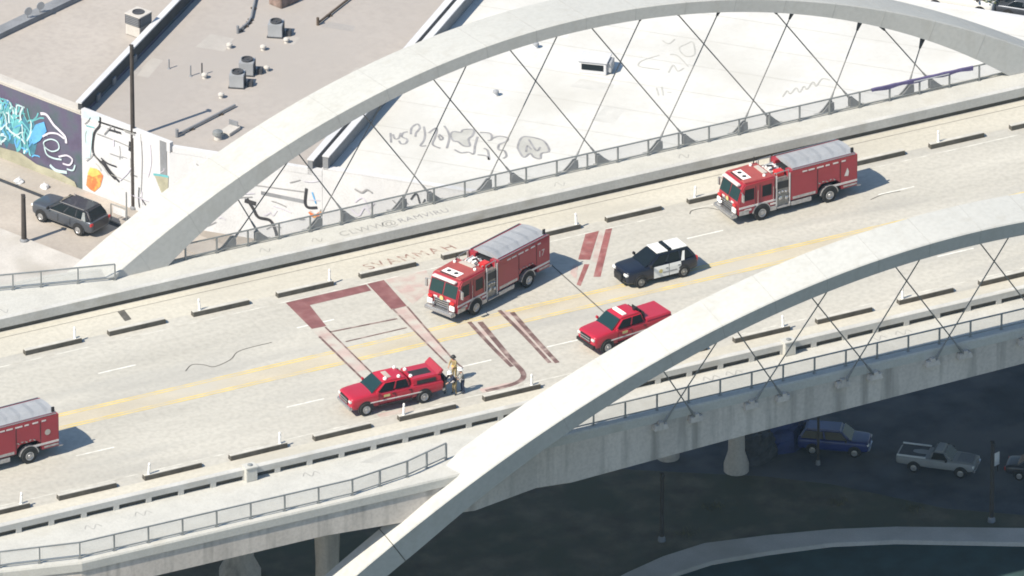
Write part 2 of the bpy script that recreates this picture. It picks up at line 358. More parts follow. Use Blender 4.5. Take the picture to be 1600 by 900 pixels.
# huge painted letters
rp([(-11.97, 8.05), (-6.3, 8.05), (-6.38, 7.14), (-10.76, 7.06), (-11.1, 3.99), (-12.09, 4.05)], 'tag_brown', 'painted_letter', .010)
rp([(-6.19, 8.1), (-5.02, 8.1), (-5.32, 4.2), (-6.41, 4.16)], 'tag_brown', 'painted_letter', .010)
rp([(-12.09, 4.03), (-11.12, 3.97), (-11.25, 2.91), (-12.17, 2.81)], 'tag_pink', 'painted_letter', .009)
rp([(-4.9, 8.1), (-2.0, 8.1), (-2.6, 5.85), (-4.9, 4.2)], 'tag_pink', 'painted_patch', .008)
rp([(-6.3, 4.1), (-5.35, 4.1), (-5.5, 2.6), (-6.4, 2.6)], 'tag_pink', 'painted_patch', .008)
rp([(9.35, 8.1), (10.32, 8.1), (7.95, 4.72), (7.3, 5.1)], 'tag_red', 'painted_letter', .010)
rp([(10.80, 8.1), (11.24, 8.05), (7.45, 2.29), (7.05, 2.5)], 'tag_red', 'painted_letter', .010)
rp([(10.36, 8.1), (10.84, 8.1), (8.2, 4.0), (7.98, 4.53)], 'tag_pink', 'painted_patch', .009)
rp([(7.34, 4.33), (7.63, 4.18), (5.74, 1.72), (5.6, 2.0)], 'tag_red', 'painted_letter', .010)
rp([(5.95, 3.6), (6.7, 4.6), (7.0, 4.5), (5.9, 2.6)], 'tag_pink', 'painted_patch', .009)
for pts, w in (([(-12.13, 2.89), (-12.25, -2.56), (-12.3, -5.2)], .16), ([(-11.22, 3.9), (-11.37, -2.41), (-11.45, -5.2)], .13), ([(-11.28, 3.15), (-6.64, 2.89)], .16), ([(-10.96, 1.51), (-6.65, 1.51)], .13),
               ([(-6.3, 4.27), (-6.56, -2.29), (-6.6, -4)], .14), ([(-5.35, 4.12), (-5.97, -3.18), (-6.0, -5)], .14), ([(-2.8, .45), (-3.05, -3.18), (-3.16, -6.26)], .28), ([(-2.19, .14), (-2.71, -4.83), (-2.99, -7.53), (-4.12, -8.42), (-6.12, -8.48)], .36),
               ([(-.39, 1.02), (-.56, -3.25), (-.81, -6.86)], .26), ([(.21, .42), (-.2, -4.32), (-.38, -7.08)], .32)):
    rd(pts, w, 'tag_thin', 'painted_outline', .011)
rp([(-2.8, .45), (-2.19, .14), (-2.71, -4.83), (-3.0, -6.2), (-3.05, -3.18)], 'tag_pink', 'painted_patch', .008)
rp([(-.39, 1.02), (.21, .42), (-.2, -4.32), (-.38, -7.08), (-.81, -6.86), (-.56, -3.25)], 'tag_pink', 'painted_patch', .008)
rp([(-12.13, 2.8), (-11.3, 2.9), (-11.4, -2.5), (-12.25, -2.56)], 'tag_pink', 'painted_patch', .0085)
rp([(-6.4, 2.6), (-5.5, 2.6), (-5.9, -3), (-6.56, -3)], 'tag_pink', 'painted_patch', .0085)
rd([(-13.6, -8.5), (-11.2, -8.55)], .5, 'tag_pink', 'painted_patch', .009)
rd([(-6.4, -8.35), (-3.6, -8.4)], .55, 'tag_pink', 'painted_patch', .008)
for x in (5.45,): rd([(x, 8.0), (x-.1, -9.0)], .09, 'crack', 'expansion_joint', .008)
for pts in ([(-21.7, 2.41), (-20.96, 3.02), (-20.31, 2.69), (-19.82, 2.15), (-18.5, 2.56), (-17.43, 3.4), (-15.14, 3.52)], [(27.9, 4.2), (29, 4.5), (30.2, 4.4)], [(16.6, 7.6), (17, 8.0), (18, 7.9), (18.6, 7.2)]):
    rd(pts, .07, 'crack', 'scribble', .009)
rp([(-22.0, 11.75), (-21.5, 11.8), (-21.65, 10.38), (-22.15, 10.3)], 'crack', 'drain_grate', .009)
text_mesh('SVAMMAH', 1.2, 'tag_letter', road, Matrix.Translation((-5.2, 9.8, .009)) @ Matrix.Rotation(R(1.5), 4, 'Z'), 'painted_lettering', shear=-.25, spacing=1.22)
text_mesh('CLWW', .95, 'tag_mid', sw_f, Matrix.Translation((-4.9, 14.45, .208)), 'lettering', spacing=1.1)
text_mesh('@', 1.05, 'tag_mid', sw_f, Matrix.Translation((-1.9, 14.4, .208)), 'lettering')
text_mesh('RAMVIRU', .8, 'tag_grey', sw_f, Matrix.Translation((-.7, 14.5, .208)), 'lettering', spacing=1.1)
for x, y, r_ in ((-6.9, 14.6, 0), (-29, 14.6, .3), (10.5, 14.7, .2), (19.5, 14.7, -.4), (-10.5, 14.8, 0)):
    MB().stroke([(x, y), (x+.35, y+.45), (x+.5, y-.2), (x+.8, y+.2)], .06, flat(.205)).build('scribble', 'tag_mid', sw_f)
for x, y in ((-36.5, -14.2), (-33, -14.0), (-21.5, -14.0), (6.5, -13.7), (8.1, -13.7), (18.4, -13.6), (20.2, -13.6)):
    MB().stroke([(x, y), (x+.3, y+.4), (x+.5, y-.2), (x+.9, y+.3), (x+1.1, y-.1)], .07, flat(.205)).build('scribble', 'tag_mid', sw_n)
MB().poly([(-17.6, -13.9), (-15.6, -13.3), (-14.8, -13.75), (-16.8, -14.35)], flat(.204)).build('access_hatch', 'tag_faint', sw_n)

# ================================================================ PARAPETS
def parapet(side, label, zl):
    t = thing('parapet', (0, side*12.46, 0), 0, label, 'parapet')
    s = side
    prof = [(-.02, zl), (-.05, .94), (.0, .98), (.30, .98), (.36, .93), (.34, zl)]
    m = MB(); m.loft([[(x, s*y, z) for y, z in prof] for x in range(-92, 93, 8)]); m.build('beam', 'parapet', t)
    MB().box((0, s*.12, zl/2-.02), (184, .08, zl+.02)).build('slot_shade_strip', 'curb_dark', t)  # dark backing strip, added for the shade in the slots and along the base
    p0 = MB().box((0, s*.25, .1+zl/2), (.36, .18, zl-.2+.02)).build('post', 'parapet', t)
    p0.location.x = -22.67
    for k in range(-31, 52):
        if k and abs(-22.67+k*2.204) < 91: share(p0, t, (-22.67+k*2.204, 0, 0))
    return t
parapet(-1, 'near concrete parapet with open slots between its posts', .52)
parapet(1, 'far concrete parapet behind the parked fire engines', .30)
for x, y, lb in ((-24.6, -12.75, 'left'), (12.95, -12.75, 'right'), (50.5, -12.75, 'outer')):
    t = thing('lamp_plinth', (x, y, .2), 0, {'left': 'square white plinth on the near parapet, left of the arch foot', 'right': 'square white plinth on the near parapet, under the arch hangers', 'outer': 'square white plinth at the far right end of the near parapet'}[lb], 'plinth')
    MB().box((0, -.1, .45), (.75, .62, .9)).build('block', 'concrete', t, bevel=.03)
    MB().box((0, -.1, .94), (.85, .72, .1)).build('cap', 'concrete', t, bevel=.02)
    MB().lathe((0, -.1, .99), [(.16, 0), (.16, .06), (.08, .1)], n=12).build('base_flange', 'galv', t)

# ================================================================ RAILINGS
def railing(pts, step, label, z=.2, h=1.12):
    t = thing('railing', (pts[0][0], pts[0][1], z), 0, label, 'railing')
    ox, oy = pts[0]; top = MB(); bot = MB()
    post0 = None; scr = []
    for (a, b), (c, d) in zip(pts[:-1], pts[1:]):
        L = math.hypot(c-a, d-b); n = max(1, round(L/step)); an = math.atan2(d-b, c-a)
        mx, my = (a+c)/2-ox, (b+d)/2-oy
        top.box((mx, my, h), (L+.03, .09, .07), an); bot.box((mx, my, .16), (L-.05, .06, .06), an)
        for k in range(n+1):
            if k == 0 and (a, b) != pts[0]: continue
            x, y = a+(c-a)*k/n-ox, b+(d-b)*k/n-oy
            if post0 is None:
                pm = MB(); pm.box((0, 0, h/2-.03), (.09, .12, h-.01)); pm.box((0, 0, .012), (.22, .2, .024))
                post0 = pm.build('post', 'galv', t); post0.location = (x, y, 0); post0.rotation_euler.z = an
            else: share(post0, t, (x, y, 0), an)
        for k in range(n):
            x0, y0 = a+(c-a)*(k+.04)/n-ox, b+(d-b)*(k+.04)/n-oy; x1, y1 = a+(c-a)*(k+.96)/n-ox, b+(d-b)*(k+.96)/n-oy
            m = MB(); m.quad((x0, y0, .2), (x1, y1, .2), (x1, y1, h-.04), (x0, y0, h-.04)); m.build('mesh_panel', 'mesh_screen', t)
    top.build('top_rail', 'galv', t); bot.build('bottom_rail', 'galv', t)
    return t
railing([(-60, -15.95), (-47, -15.95), (-43.3, -16.4), (-38.4, -17.5), (-19.9, -17.6), (-15.8, -16.95), (-12.6, -15.9)], 2.2, 'near railing on the left, bending in towards the arch foot')
railing([(-4.6, -15.95), (62, -15.95)], 2.22, 'near railing right of the arch foot, in front of the hangers')
railing([(-60, 15.95), (-57, 15.95), (-52, 16.4), (-47, 17.5), (-28.5, 17.6), (-25, 16.65), (-20.4, 15.45)], 2.1, 'far railing on the left, ending at the big arch leg')
railing([(-15.2, 15.95), (44.4, 15.95)], 2.22, 'far railing under the big arch, in front of the white roof')
railing([(51.5, 15.95), (62, 15.95)], 2.1, 'far railing at the right end, beyond the big arch')

# ================================================================ ARCHES
def arch(side, X0, L, h, w, d0, d1, label, slash, back, far):
    t = thing('bridge_arch', (X0, side*17.7, 0), 0, label, 'arch')
    cant = .12; ca, sa = math.cos(cant), math.sin(cant)
    up = Vector((0, side*sa, ca)); ax = Vector((0, side*ca, -sa)); rings = []
    def frame(dx):
        u = dx/L; z = h*(1-u*u); s = -2*h*u/L; return z, s, d0+d1*min(abs(u), 1.1)**4
    def ring(dx, grow=0):
        z, s, d = frame(dx); n = Vector((-s, 0, 0))+up; n.normalize()
        p = Vector((dx, 0, 0))+up*(z/ca); wi, wo = w/2, w/2
        if not far:
            q = min(1, max(0, (z+.9)/1.6)); q = q*q*(3-2*q); wi = .35+(w/2-.35)*q
        g = grow; d = d+.0
        ch = .07
        return [p-ax*(wi+g)+n*(g-ch), p-ax*(wi+g-ch)+n*g, p+ax*(wo+g-ch)+n*g, p+ax*(wo+g)+n*(g-ch), p+ax*(wo+g-.12)-n*(d+g), p-ax*(wi+g-.12)-n*(d+g)]
    N = 110; lim = L*math.sqrt(1+18/h)
    for i in range(N+1): rings.append(ring(-lim+2*lim*i/N))
    rib = MB().loft(rings).build('rib', 'arch', t)
    for jx in ([-40.2]+[k*3.6-28.8 for k in range(17)] if not far else [k*3.6-32.4 for k in range(19)]):
        k = .012 if jx == -40.2 else .004; g_ = .02 if jx == -40.2 else .006
        MB().loft([ring(jx-k*2, g_), ring(jx+k*2, g_)]).build('segment_joint', 'crack' if jx == -40.2 else 'tag_mid', t)
    def low(dx):
        z, s, d = frame(dx); n = (Vector((-s, 0, 0))+up).normalized()
        return Vector((dx, 0, 0))+up*(z/ca)-n*(d-.05)
    for lst in (slash, back):
        for xa, xd in lst:
            a = low(xa-X0); dd = Vector((xd-X0, -side*(17.7-(16.42 if far else 16.62)), -.65 if not far else .05))
            v = (dd-a); ln = v.length; v.normalize()
            hg = MB().tube(a, dd, .042, 8).build('hanger', 'cable', t)
            MB().tube(a-v*.25, a+v*.95, .27, 8, .07).build('upper_socket', 'dark_steel', hg)
            MB().tube(dd-v*1.5, dd-v*.45, .06, 8, .10).build('lower_socket', 'bracket', hg)
            br = MB(); sx = 1 if v.x > 0 else -1
            if not far:
                br.box((dd.x, dd.y+.12, dd.z), (1.0, .5, .34), top=(.8, .8)); br.box((dd.x, dd.y+.05, dd.z+.2), (.3, .3, .3)); br.build('anchor_bracket', 'fascia', hg); continue
            br.xprism([(dd.x-.55, -.02+dd.z), (dd.x+.55, -.02+dd.z), (dd.x+.35-.25*sx, .35+dd.z), (dd.x-sx*.45+.12, .78+dd.z), (dd.x-sx*.45-.14, .78+dd.z), (dd.x-.35-.25*sx, .35+dd.z)], dd.y-.16, dd.y-.09)
            br.xprism([(dd.x-.55, -.02+dd.z), (dd.x+.55, -.02+dd.z), (dd.x+.35-.25*sx, .35+dd.z), (dd.x-sx*.45+.12, .78+dd.z), (dd.x-sx*.45-.14, .78+dd.z), (dd.x-.35-.25*sx, .35+dd.z)], dd.y+.09, dd.y+.16)
            br.box((dd.x, dd.y, dd.z-.04), (1.3, .62, .1))
            br.build('anchor_bracket', 'bracket', hg)
    return t
farback = [(-6.15, -3.29), (-1.35, 2.84), (3.85, 8.81), (9.5, 14.96), (15.5, 21.24), (21.85, 27.41), (29.05, 33.42), (37.0, 39.33), (-10.7, -9.48)]
farslash = [(.25, -5.94), (6.2, .09), (12.75, 6.19), (18.75, 12.42), (24.4, 18.54), (29.7, 24.74), (34.65, 31.08), (39.3, 36.96), (-5.8, -12.06)]
arch(1, 13.83, 34.6, 10.38, 4.3, .9, 1.8, 'far white concrete arch rising over the white roof', [(a+.5, b) for a, b in farslash], [(a-.85, b) for a, b in farback], True)
nearback = [(.85, 4.49), (6.0, 10.66), (11.15, 17.15), (17.1, 23.54), (23.2, 29.73), (29.3, 36.1), (35.6, 42.4)]
nearslash = [(5.3, 2.01), (12.85, 8.4), (19.25, 14.87), (25.55, 21.24), (31.7, 27.88), (37.8, 34.2), (44, 40.5)]
arch(-1, 22.41, 35.5, 10.38, 3.1, 1.14, .5, 'near white concrete arch sweeping in from the bottom edge', [(a+.45, b) for a, b in nearslash], [(a-.6, b) for a, b in nearback], False)

# ================================================================ LANE SEPARATOR CURBS AND DELINEATORS
cm = MB(); cm.box((1.975, 0, .15), (3.95, .40, .30), top=(.99, .96)); curb_base = None
def curb(x, y, label, grp):
    global curb_base
    t = thing('separator_curb', (x+random.uniform(-.06, .06), y+random.uniform(-.03, .03), .004), R(random.uniform(-.5, .5)), label, 'curb', grp)
    if curb_base is None:
        b = cm.build('base', 'curb_dark', t, bevel=.015, seg=1); c = MB().box((1.975, .03, .305), (3.9, .31, .02), top=(.995, .94)).build('cap', 'curb_top', t)
        curb_base = (b, c)
    else:
        share(curb_base[0], t); share(curb_base[1], t)
def delin(x, y, label, grp):
    t = thing('delineator_post', (x, y, .315), 0, label, 'post', grp); t.rotation_euler = (R(random.uniform(-4, 4)), R(random.uniform(-4, 4)), 0)
    MB().lathe((0, 0, 0), [(.10, 0), (.10, .03), (.075, .05), (.07, .74), (.05, .78)], n=10).build('tube', 'lamp_white', t, smooth=True)
    MB().lathe((0, 0, 0), [(.072, .58), (.074, .58), (.074, .66), (.072, .66)], n=10).build('reflector', 'stripe', t)
nf = nn = 0
for k in range(-2, 13):
    x = -29.73+5.87*k
    if x < 44.5 and x > -33.5:
        curb(x, 9.06, f'{ORD[nf]} dark curb from the left in the far separator row', 'far row of separator curbs'); nf += 1
for k in range(-1, 12):
    x = -36.21+5.87*k
    if x < 33: curb(x, -9.58, f'{ORD[nn]} dark curb from the left in the near separator row', 'near row of separator curbs'); nn += 1
for i, x in enumerate((-26.22, -17.52, -8.39, 9.18, 17.72, 35.46)):
    delin(x, 9.06, f'{ORD[i]} white delineator post from the left in the far row', 'far delineator posts')
for i, x in enumerate((-38.67, -29.97, -20.95, -12.4, -3.45, 14.3, 22.83)):
    delin(x, -9.58, f'{ORD[i]} white delineator post from the left in the near row', 'near delineator posts')

# ================================================================ BUILDINGS
PB = Vector((8.95, 45.67, 0)); B = Vector((.69, -.724, 0)).normalized(); NB = Vector((-.724, -.69, 0)).normalized()
def fa(off): return lambda u, v: tuple(PA+A*u+NA*off+Vector((0, 0, GZ+v)))
def fb(off): return lambda u, v: tuple(PB+B*u+NB*off+Vector((0, 0, GZ+v)))
P2 = lambda v: (v.x, v.y)
K = (1.46, 53.53); W0 = P2(PB); Fm = P2(PA+A*.05)
D1 = Vector((13.04+.26, 73.1-61.3, 0)).normalized()
Dend = (Fm[0]+D1.x*62, Fm[1]+D1.y*62); Wd = (8.95+.735*75, 45.67+.678*75)
# -- mural building
b1 = thing('mural_building', (0, 0, 0), 0, 'low building with dark purple graffiti mural and beige roof', 'building')
Fl = P2(PA-A*40)
foot = [Fl, Fm, Dend, (Fl[0]+52, Fl[1]+30)]
MB().prism(foot, GZ, -12.36).build('wall', 'mural_purple', b1)
MB().poly(foot, flat(-12.35)).build('roof', 'roof_warm', b1)
q = lambda u0, u1, w0, w1: [P2(PA+A*u+NA*w) for u, w in ((u0, w0), (u1, w0), (u1, w1), (u0, w1))]
MB().prism(q(-40, -.0, -.95, -.03), -12.34, -12.2).build('roof_edge', 'pale_concrete', b1)
MB().prism(q(-40, -.0, -.32, .03), -12.2, -12.05).build('coping', 'pale_concrete', b1)
n1 = Vector((-D1.y, D1.x, 0))
def dv(s, w): p = Vector((Fm[0], Fm[1], 0))+D1*s+n1*w; return (p.x, p.y)
MB().prism([dv(.2, .0), dv(60, .0), dv(60, .32), dv(.2, .32)], -12.34, -11.55).build('divider_parapet', 'tar', b1)
MB().prism([dv(.1, .02), dv(60, .02), dv(60, .45), dv(.1, .45)], -11.548, -11.44).build('parapet_cap', 'white_wall', b1)
for s_ in (2.5, 5.2, 8.8): MB().prism([dv(s_, -.12), dv(s_+.5, -.12), dv(s_+.5, -.01), dv(s_, -.01)], -12.6, -12.0).build('scupper', 'grey_wall', b1)
sd = Vector((.93, .37, 0)); sp0 = Vector((-12, 69.6, 0)); sn = Vector((-.37, .93, 0))
sq = [P2(sp0+sd*s_+sn*w) for s_, w in ((0, 0), (40, 0), (40, .9), (0, .9))]
MB().prism(sq, -12.34, -11.95).build('roof_step', 'grey_wall', b1)
# painted strokes of the mural
ms = random.Random(3)
for k in range(7):
    u = -8.2+k*.62; MB().poly([(u+.5*math.cos(a_)*ms.uniform(.7, 1.2), 2.5+1.5*math.sin(a_)*ms.uniform(.7, 1.1)) for a_ in [i_*.63 for i_ in range(10)]], fa(.003+k*.001)).build('mural_shape', ['mural_deep', 'mural_teal', 'mural_deep'][k % 3], b1)
for i in range(90):
    u = -7.9+ms.random()*3.5; v = 1.0+ms.random()*3.0; L_ = .6+ms.random()*1.2; a0 = ms.uniform(.8, 2.2); pts = []
    for k in range(6): pts.append((u, v)); a0 += ms.uniform(-.5, .5); u += math.cos(a0)*L_/5; v = min(4.6, v+math.sin(a0)*L_/5)
    MB().stroke(pts, ms.uniform(.07, .16), fa(.010+i*.0006)).build('mural_stroke', ms.choice(['mural_teal', 'mural_teal', 'mural_pale', 'mural_blue', 'mural_teal']), b1)
for i in range(10):
    u = -14.5+i*.65; MB().stroke([(u, 1+ms.random()), (u+.3, 2.2), (u+ms.uniform(-.3, .5), 3.2+ms.random())], .22, fa(.004+i*.0007)).build('mural_stroke', 'mural_teal', b1)
MB().poly([(-4.55, 2.72), (-4.04, 3.69), (-3.29, 4.13), (-3.06, 3.5), (-3.69, 2.59), (-4.31, 2.08)], fa(.066)).build('mural_shape', 'mural_blue', b1)
for pts, w, m in (([(-3.59, 4.64), (-3.04, 4.72), (-2.44, 4.2), (-1.96, 3.95), (-1.41, 3.62), (-1.3, 3.15)], .2, 'mural_lilac'), ([(-3.44, 2.97), (-2.82, 3.42), (-2.08, 3.61), (-1.48, 3.45)], .14, 'mural_lilac'),
                  ([(-3.33, 2.6), (-2.71, 3.01), (-2.1, 3.0), (-1.98, 2.53), (-2.6, 2.13), (-3.21, 2.24), (-3.33, 2.6)], .1, 'mural_pale'), ([(-3.33, 2.4), (-3.1, 1.77), (-2.49, 1.66), (-1.75, 1.79)], .13, 'mural_pale'),
                  ([(-2.81, 1.05), (-2.26, .82), (-1.28, .98)], .22, 'mural_pale'), ([(-2, 1.92), (-1.26, 2.26), (-.77, 2.11), (-1.03, 1.62), (-1.64, 1.53)], .13, 'mural_lilac'), ([(-1.28, 1.24), (-.73, 1.32), (-.53, 1.78)], .12, 'mural_pale')):
    MB().stroke(pts, w, fa(.07)).build('mural_stroke', m, b1)
MB().poly([(-9, .0), (-.3, .0), (-.6, .5), (-2, .75), (-4, .7), (-5.5, 1.1), (-7.5, .9), (-9, 1.2)], fa(.068)).build('mural_shape', 'mural_green', b1)

# -- white-walled building with the beige roof between the two divider walls
b3s = thing('white_roof_building', (0, 0, 0), 0, 'large building with a bright white tagged flat roof', 'building')
b2 = thing('flat_roof_building', (0, 0, 0), 0, 'white graffiti-covered building with a wide beige flat roof', 'building')
foot2 = [Fm, K, W0, Wd, Dend]
foot2i = [P2(PA+A*.06), K, W0, Wd, (Dend[0]+.1, Dend[1]-.1)]
MB().prism(foot2i, GZ, -12.56).build('wall', 'white_wall', b2)
MB().poly(foot2i, flat(-12.55)).build('roof', 'roof_beige', b2)
MB().prism(q(.06, 8.0, -.3, .03), -12.545, -11.85).build('front_parapet', 'white_wall', b2)
q2 = lambda u0, u1, w0, w1: [P2(PB+B*u+NB*w) for u, w in ((u0, w0), (u1, w0), (u1, w1), (u0, w1))]
MB().prism(q2(-10.6, -.0, -.3, .02), -12.545, -12.1).build('side_parapet', 'white_wall', b2)
for nm, pts, w, m, o in (('mural_shape', [(.22, 6.1), (1.74, 6.1), (1.66, 5.72), (.2, 5.56)], 0, 'mural_pale', .034), ('mural_shape', [(.25, 4.76), (1.1, 4.84), (.82, 2.73), (.33, 2.57)], 0, 'mural_pale', .034),
                         ('mural_stroke', [(1.79, 6.1), (1.72, 5.44), (1.22, 4.67), (1.1, 3.22), (1.91, 2.68), (2.63, 2.2), (3.42, 1.8)], .17, 'mural_black', .04), ('mural_stroke', [(1.9, 2.9), (2.5, 2.3), (3.1, 1.95)], .34, 'mural_black', .042),
                         ('mural_stroke', [(1.8, 3.04), (2.4, 2.83), (3.19, 2.84)], .12, 'mural_black', .04), ('mural_stroke', [(1.6, 5.7), (4.39, 5.85), (5.0, 5.95)], .14, 'mural_black', .04), ('mural_stroke', [(1.47, 4.75), (3.04, 4.76), (4.49, 4.72)], .08, 'tag_grey', .04),
                         ('mural_stroke', [(2.45, 5.4), (3.66, 5.5)], .16, 'mural_black', .041), ('mural_stroke', [(4.5, 5.12), (4.43, 4.4)], .3, 'mural_black', .04), ('mural_stroke', [(4.68, 4.98), (4.62, 1.3), (4.62, .2)], .08, 'mural_black', .041), ('mural_stroke', [(.5, 5.05), (1.23, 5.13)], .08, 'mural_teal', .041),
                         ('mural_shape', [(.42, .57), (.55, 1.33), (1.05, 1.99), (1.6, 2.07), (1.96, 1.78), (1.7, .89), (1.14, .3), (.72, .37)], 0, 'mural_orange', .036), ('mural_shape', [(.55, 1.43), (.81, 2.02), (1.42, 2.11), (1.72, 1.8), (1.04, 1.38)], 0, 'mural_yellow', .043),
                         ('mural_shape', [(7.1, 6.1), (7.7, 6.1), (7.72, 3.55), (7.13, 3.36)], 0, 'grey_wall', .036), ('mural_shape', [(6.6, 3.3), (7.85, 3.6), (7.8, 2.7), (7.2, 2.2)], 0, 'mural_green', .04), ('mural_stroke', [(6.5, 3.35), (7.2, 3.5), (7.85, 3.6)], .16, 'mural_teal', .044),
                         ('mural_stroke', [(5.4, 6.0), (5.5, 4), (5.35, 1.5)], .06, 'tag_grey', .04), ('mural_stroke', [(6.2, 5.6), (6.3, 4.2), (6.0, 3)], .09, 'mural_lilac', .04)):
    mm = MB(); mm.stroke(pts, w, fa(o)) if w else mm.poly(pts, fa(o)); mm.build(nm, m, b2)
wl = random.Random(11)
for i in range(26):
    u = wl.uniform(.4, 7.2); v = wl.uniform(.4, 5.9); a_ = wl.choice([.02, .04, 1.5, 1.57, .9, -.7]); L_ = wl.uniform(.4, 1.8)
    u1, v1 = min(7.7, max(.15, u+math.cos(a_)*L_)), min(6.0, max(.1, v+math.sin(a_)*L_))
    MB().stroke([(u, v), ((u+u1)/2+wl.uniform(-.1, .1), (v+v1)/2), (u1, v1)], wl.uniform(.03, .09), fa(.05+i*.0012)).build('mural_stroke', wl.choice(['tag_grey', 'tag_faint', 'mural_lilac', 'mural_black', 'tag_grey']), b2)
for i in range(22):
    u = wl.uniform(-9.5, -.4); v = wl.uniform(.5, 5.0); L_ = wl.uniform(.4, 1.4)
    MB().stroke([(u, v), (u+L_*.4, v+wl.uniform(-.3, .3)), (min(-.1, u+L_), v+wl.uniform(-.4, .4))], wl.uniform(.03, .08), fb(.036+i*.0012)).build('mural_stroke', wl.choice(['tag_faint', 'tag_grey', 'mural_lilac']), b2)
for i in range(30):
    u = wl.uniform(.3, 9); v = wl.uniform(.4, 5.2); L_ = wl.uniform(.5, 1.6); k_ = wl.uniform(-.5, .5)
    MB().stroke([(u, v), (u+L_*.4, v+k_), (u+L_*.7, v-k_*.6), (u+L_, v+k_*.4)], wl.uniform(.05, .14), fb(.036+i*.0012)).build('mural_stroke', wl.choice(['tag_faint', 'tag_grey', 'mural_lilac', 'mural_black']), b3s)
for nm, pts, w, m, o in (('wall_pipe', [(-4.33, 3.52), (-1.25, 3.37)], .26, 'grey_wall', .03), ('mural_stroke', [(-5.34, 2.92), (-4.89, 2.23), (-4.53, 1.67), (-3.71, 1.57), (-3.35, .96), (-3.2, .3)], .22, 'mural_black', .034), ('mural_stroke', [(-5.5, 2.75), (-4.7, 2.64)], .3, 'mural_black', .038),
                         ('mural_stroke', [(-1.1, 4.39), (-1.2, 3.33), (-.98, 2.99), (-.34, 3.09)], .2, 'mural_black', .034), ('mural_stroke', [(-.7, 4.17), (-.43, 3.36)], .1, 'mural_blue', .034), ('mural_stroke', [(-.9, 2.7), (-.53, 2.4), (-.05, 2.8)], .25, 'mural_orange', .038), ('mural_stroke', [(-5.0, 4.0), (-1.2, 4.1)], .07, 'tag_grey', .034)):
    MB().stroke(pts, w, fb(o)).build(nm, m, b2)
# -- big white roof building
b3 = b3s
e3 = Vector((.735, .678, 0))
WL = P2(PB+e3*37.65); W0i = P2(PB+B*.02+e3*.0); N0 = P2(PB+B*21.8); WR = P2(Vector((WL[0], WL[1], 0))+B*52); N1 = (60, 29.3)
foot3 = [W0i, N0, N1, WR, WL]
MB().prism(foot3, GZ, -12.01).build('wall', 'white_wall', b3)
MB().poly(foot3, flat(-12.0)).build('roof', 'roof_white', b3)
def ed3(s, w): p = PB+e3*s+B*w; return (p.x, p.y)
MB().prism([ed3(-.02, .06), ed3(37.6, .06), ed3(37.6, .44), ed3(-.02, .44)], -11.99, -11.06).build('side_parapet', 'grey_wall', b3)  # grey colour stands for the shaded faces below the white cap
MB().prism([ed3(-.05, .04), ed3(37.6, .04), ed3(37.6, .52), ed3(-.05, .52)], -11.058, -10.98).build('parapet_cap', 'white_wall', b3)
MB().prism([ed3(-.02, -1.0), ed3(70, -1.0), ed3(70, -.66), ed3(-.02, -.66)], -12.54, -11.5).build('neighbour_parapet', 'grey_wall', b2)  # grey here too stands for shade on the inner faces
MB().prism([ed3(-.05, -1.04), ed3(70, -1.04), ed3(70, -.56), ed3(-.05, -.56)], -11.498, -11.42).build('parapet_cap', 'white_wall', b2)
MB().prism(q2(.0, 21.8, -.4, .02), -11.995, -11.9).build('roof_edge', 'white_wall', b3)
fl = Vector((WL[0], WL[1], 0)); nrm = e3
MB().prism([P2(fl+nrm*-.4), P2(fl+B*52+nrm*-.4), P2(fl+B*52+nrm*.02), P2(fl+nrm*.02)], -11.995, -11.93).build('back_parapet', 'white_wall', b3)
ROOF_TAG = [[(15.38, 48.42), (14.78, 47.11)], [(15.44, 48.17), (15.26, 47.51), (15.53, 47.48), (15.99, 48.11)], [(16.49, 48.07), (16.14, 48.04), (15.81, 47.56), (15.94, 47.06), (15.61, 46.58), (15.3, 46.63), (15.36, 47.14)], [(16.51, 47.63), (16.98, 48.47), (17.58, 48.82), (17.47, 48.22), (16.9, 47.65), (16.61, 47.15)], [(17.79, 48.28), (17.35, 47.21), (16.85, 46.39), (16.31, 45.8), (16.66, 45.63)], [(17.66, 47.27), (18.46, 47.72), (17.79, 46.56), (17.12, 45.61), (17.32, 44.86)], [(19.05, 47.75), (18.89, 46.86), (18.54, 45.96), (17.7, 44.67)], [(18.06, 46.63), (17.88, 45.98), (18.16, 46.16), (18.19, 46.79)], [(18.79, 46.27), (19.2, 46.71), (19.61, 46.39), (19.94, 46.66), (20.55, 46.35), (20.08, 45.61), (19.59, 45.22), (19.24, 44.32), (18.86, 44.51), (18.81, 45.18), (18.6, 45.51), (18.79, 46.27)], [(18.07, 44.27), (18.24, 43.65), (18.74, 43.5), (18.91, 43.1), (19.55, 44.17), (20.3, 45.29)], [(20.75, 45.81), (21.28, 45.33), (20.96, 44.52), (20.65, 44.47)], [(19.1, 42.89), (19.54, 42.46), (19.44, 41.87), (19.96, 43.1), (19.91, 43.56)], [(21.01, 44.61), (21.64, 44.72), (22.0, 44.21), (21.63, 43.76), (21.08, 43.61), (20.69, 42.94), (20.95, 42.6), (20.72, 41.86), (20.36, 41.62)], [(22.01, 42.71), (22.55, 43.51), (23.04, 43.9), (23.53, 43.55), (23.95, 42.69), (23.61, 41.26), (22.98, 41.15), (22.56, 40.5), (22.27, 40.87), (22.3, 41.49), (21.66, 41.17), (21.87, 42.35), (22.01, 42.71)], [(22.15, 41.78), (22.66, 42.59), (22.63, 41.97)], [(23.17, 43.41), (22.85, 41.64), (23.34, 42.04)]]
